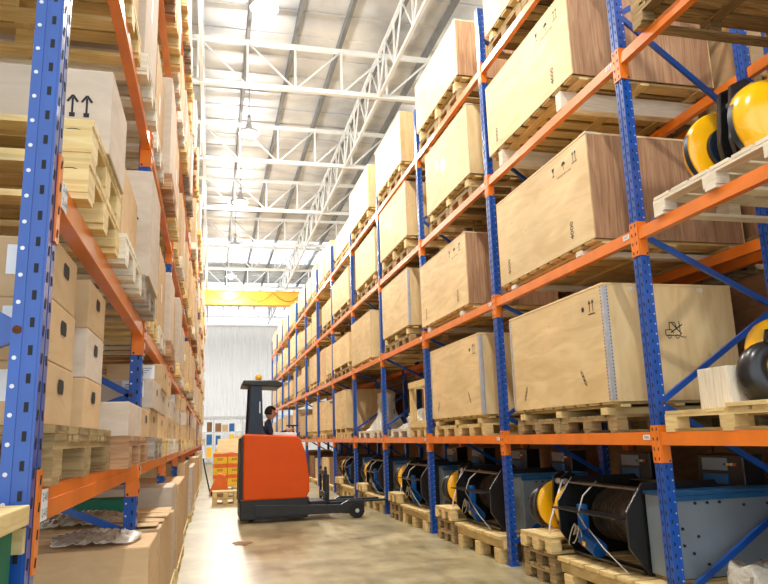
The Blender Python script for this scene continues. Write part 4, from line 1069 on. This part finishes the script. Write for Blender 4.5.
# longitudinal lattice trusses
mb = MB(); y = -6
mb.box((0, 22, zb_), (.07, 56, .07), 'whitesteel'); mb.box((0, 22, zt_), (.07, 56, .07), 'whitesteel')
while y < 49:
    mb.cyl((0, y, zb_), (0, y+.76, zt_), .024, 'whitesteel', 6); mb.cyl((0, y+.76, zt_), (0, y+1.52, zb_), .024, 'whitesteel', 6); mb.box((0, y, (zb_+zt_)/2), (.04, .04, zt_-zb_), 'whitesteel'); y += 1.52
lm = mb.mesh('lattice')
for k, x in enumerate((3.84, -.36)):
    o = put('trim_%d' % (20+k), lm, None, (x, 0, 0)); o['kind'] = 'structure'
# crane girder
t = thing('overhead_crane', 'yellow overhead crane girder crossing above the aisle', 'crane', (0, 36, 8.2))
mb = MB(); mb.box((2.5, 0, .35), (19, .35, .66), 'cream'); mb.box((2.5, 0, .70), (19, .5, .04), 'cream'); mb.box((2.5, 0, 0), (19, .5, .04), 'cream'); mb.build('girder', t, bevel=.01)
mb = MB(); 
for k in range(12):
    xx = -6+1.5*k; mb.tube([(xx+1.5*q/8, -.27, .62-.45*math.sin(PI*q/8)) for q in range(9)], .015, 'mast', 6)
mb.build('festoon_cable', t)
mb = MB(); mb.box((12.1, 0, .25), (.3, 2.6, .5), 'cream'); mb.box((-7.1, 0, .25), (.3, 2.6, .5), 'cream'); mb.build('end_carriage', t)

# ------------------------------------------------------------------ pendant lamps
def lampmesh():
    t = thing('pendant_lamp', 'x', 'lamp')
    mb = MB(); mb.lathe([(.04, .34), (.06, .30), (.08, .16), (.24, .04), (.27, -.02), (.255, -.02), (.07, .14), (.02, .16)], 2, (0, 0, 0), 'steel', 28); mb.build('reflector', t)
    mb = MB(); mb.lathe([(0, .10), (.08, .08), (.13, 0), (.10, -.09), (0, -.13)], 2, (0, 0, -.01), 'bulb', 18); mb.build('bulb', t)
    mb = MB(); mb.cyl((0, 0, .34), (0, 0, 1.45), .012, 'purlin', 6); mb.cyl((0, 0, .34), (0, 0, .5), .05, 'steel', 12); mb.build('hanging_rod', t)
    return t
L0 = lampmesh()
LYs = [.6, 6.2, 11.85, 17.45, 23.0, 28.6, 34.2, 39.8]
names = ['behind the camera', 'above the camera', 'nearest, cut by the photo top', 'second from the camera', 'third from the camera', 'fourth from the camera', 'fifth from the camera', 'sixth, farthest from the camera']
def pl(loc, e, r=.16, col=(1, .95, .86), kind='SPOT'):
    li = bpy.data.lights.new('lamp_light', kind); li.energy = e
    if kind == 'SPOT': li.spot_size = math.radians(165); li.spot_blend = .4
    li.shadow_soft_size = r; li.color = col
    o = bpy.data.objects.new('lamp_light', li); C.objects.link(o); o.location = loc; return o
for i, y in enumerate(LYs):
    if i == 0: T_ = L0
    else:
        T_ = L0.copy(); C.objects.link(T_)
        for c in L0.children:
            d = c.copy(); C.objects.link(d); d.parent = T_
    T_.location = (.82, y, 9.3); T_['label'] = 'glowing pendant lamp over the aisle, ' + names[i]; T_['group'] = 'pendant lamps over the aisle'
    pl((.82, y, 9.08), 700); pl((.82, y, 9.08), 420, .16, (1, .97, .92), 'POINT')
# lamps of the neighbouring aisles, hidden behind the racks
for x in (-6.5, 8.3):
    for y in (3, 14, 25, 36): pl((x, y, 9.1), 600, .3); pl((x, y, 9.1), 350, .3, (1, .97, .92), 'POINT')

# ------------------------------------------------------------------ camera, world
cam = bpy.data.cameras.new('camera'); co = bpy.data.objects.new('camera', cam); C.objects.link(co)
r2 = Vector((0.9713042071932456, -0.23598158816829184, -0.029678732019264457)); u2 = Vector((-0.01945327238401571, -0.2031892742797696, 0.9789462135435296)); fw = Vector((0.23704368222387598, 0.9502772273727448, 0.20194921107673297))
co.matrix_world = Matrix(((r2.x, u2.x, -fw.x, 0), (r2.y, u2.y, -fw.y, 0), (r2.z, u2.z, -fw.z, 1.3933), (0, 0, 0, 1)))
cam.sensor_width = 36; cam.lens = 698.09/768*36; cam.clip_end = 200; cam.clip_start = .05
sc = bpy.context.scene; sc.camera = co
w = bpy.data.worlds.new('sky'); sc.world = w; w.use_nodes = True
bg = w.node_tree.nodes['Background']; bg.inputs['Color'].default_value = (.86, .93, 1, 1); bg.inputs['Strength'].default_value = 2.2
sc.view_settings.view_transform = 'Standard'; sc.view_settings.look = 'None'; sc.view_settings.exposure = .0; sc.view_settings.gamma = 1; sc.view_settings.use_curve_mapping = False
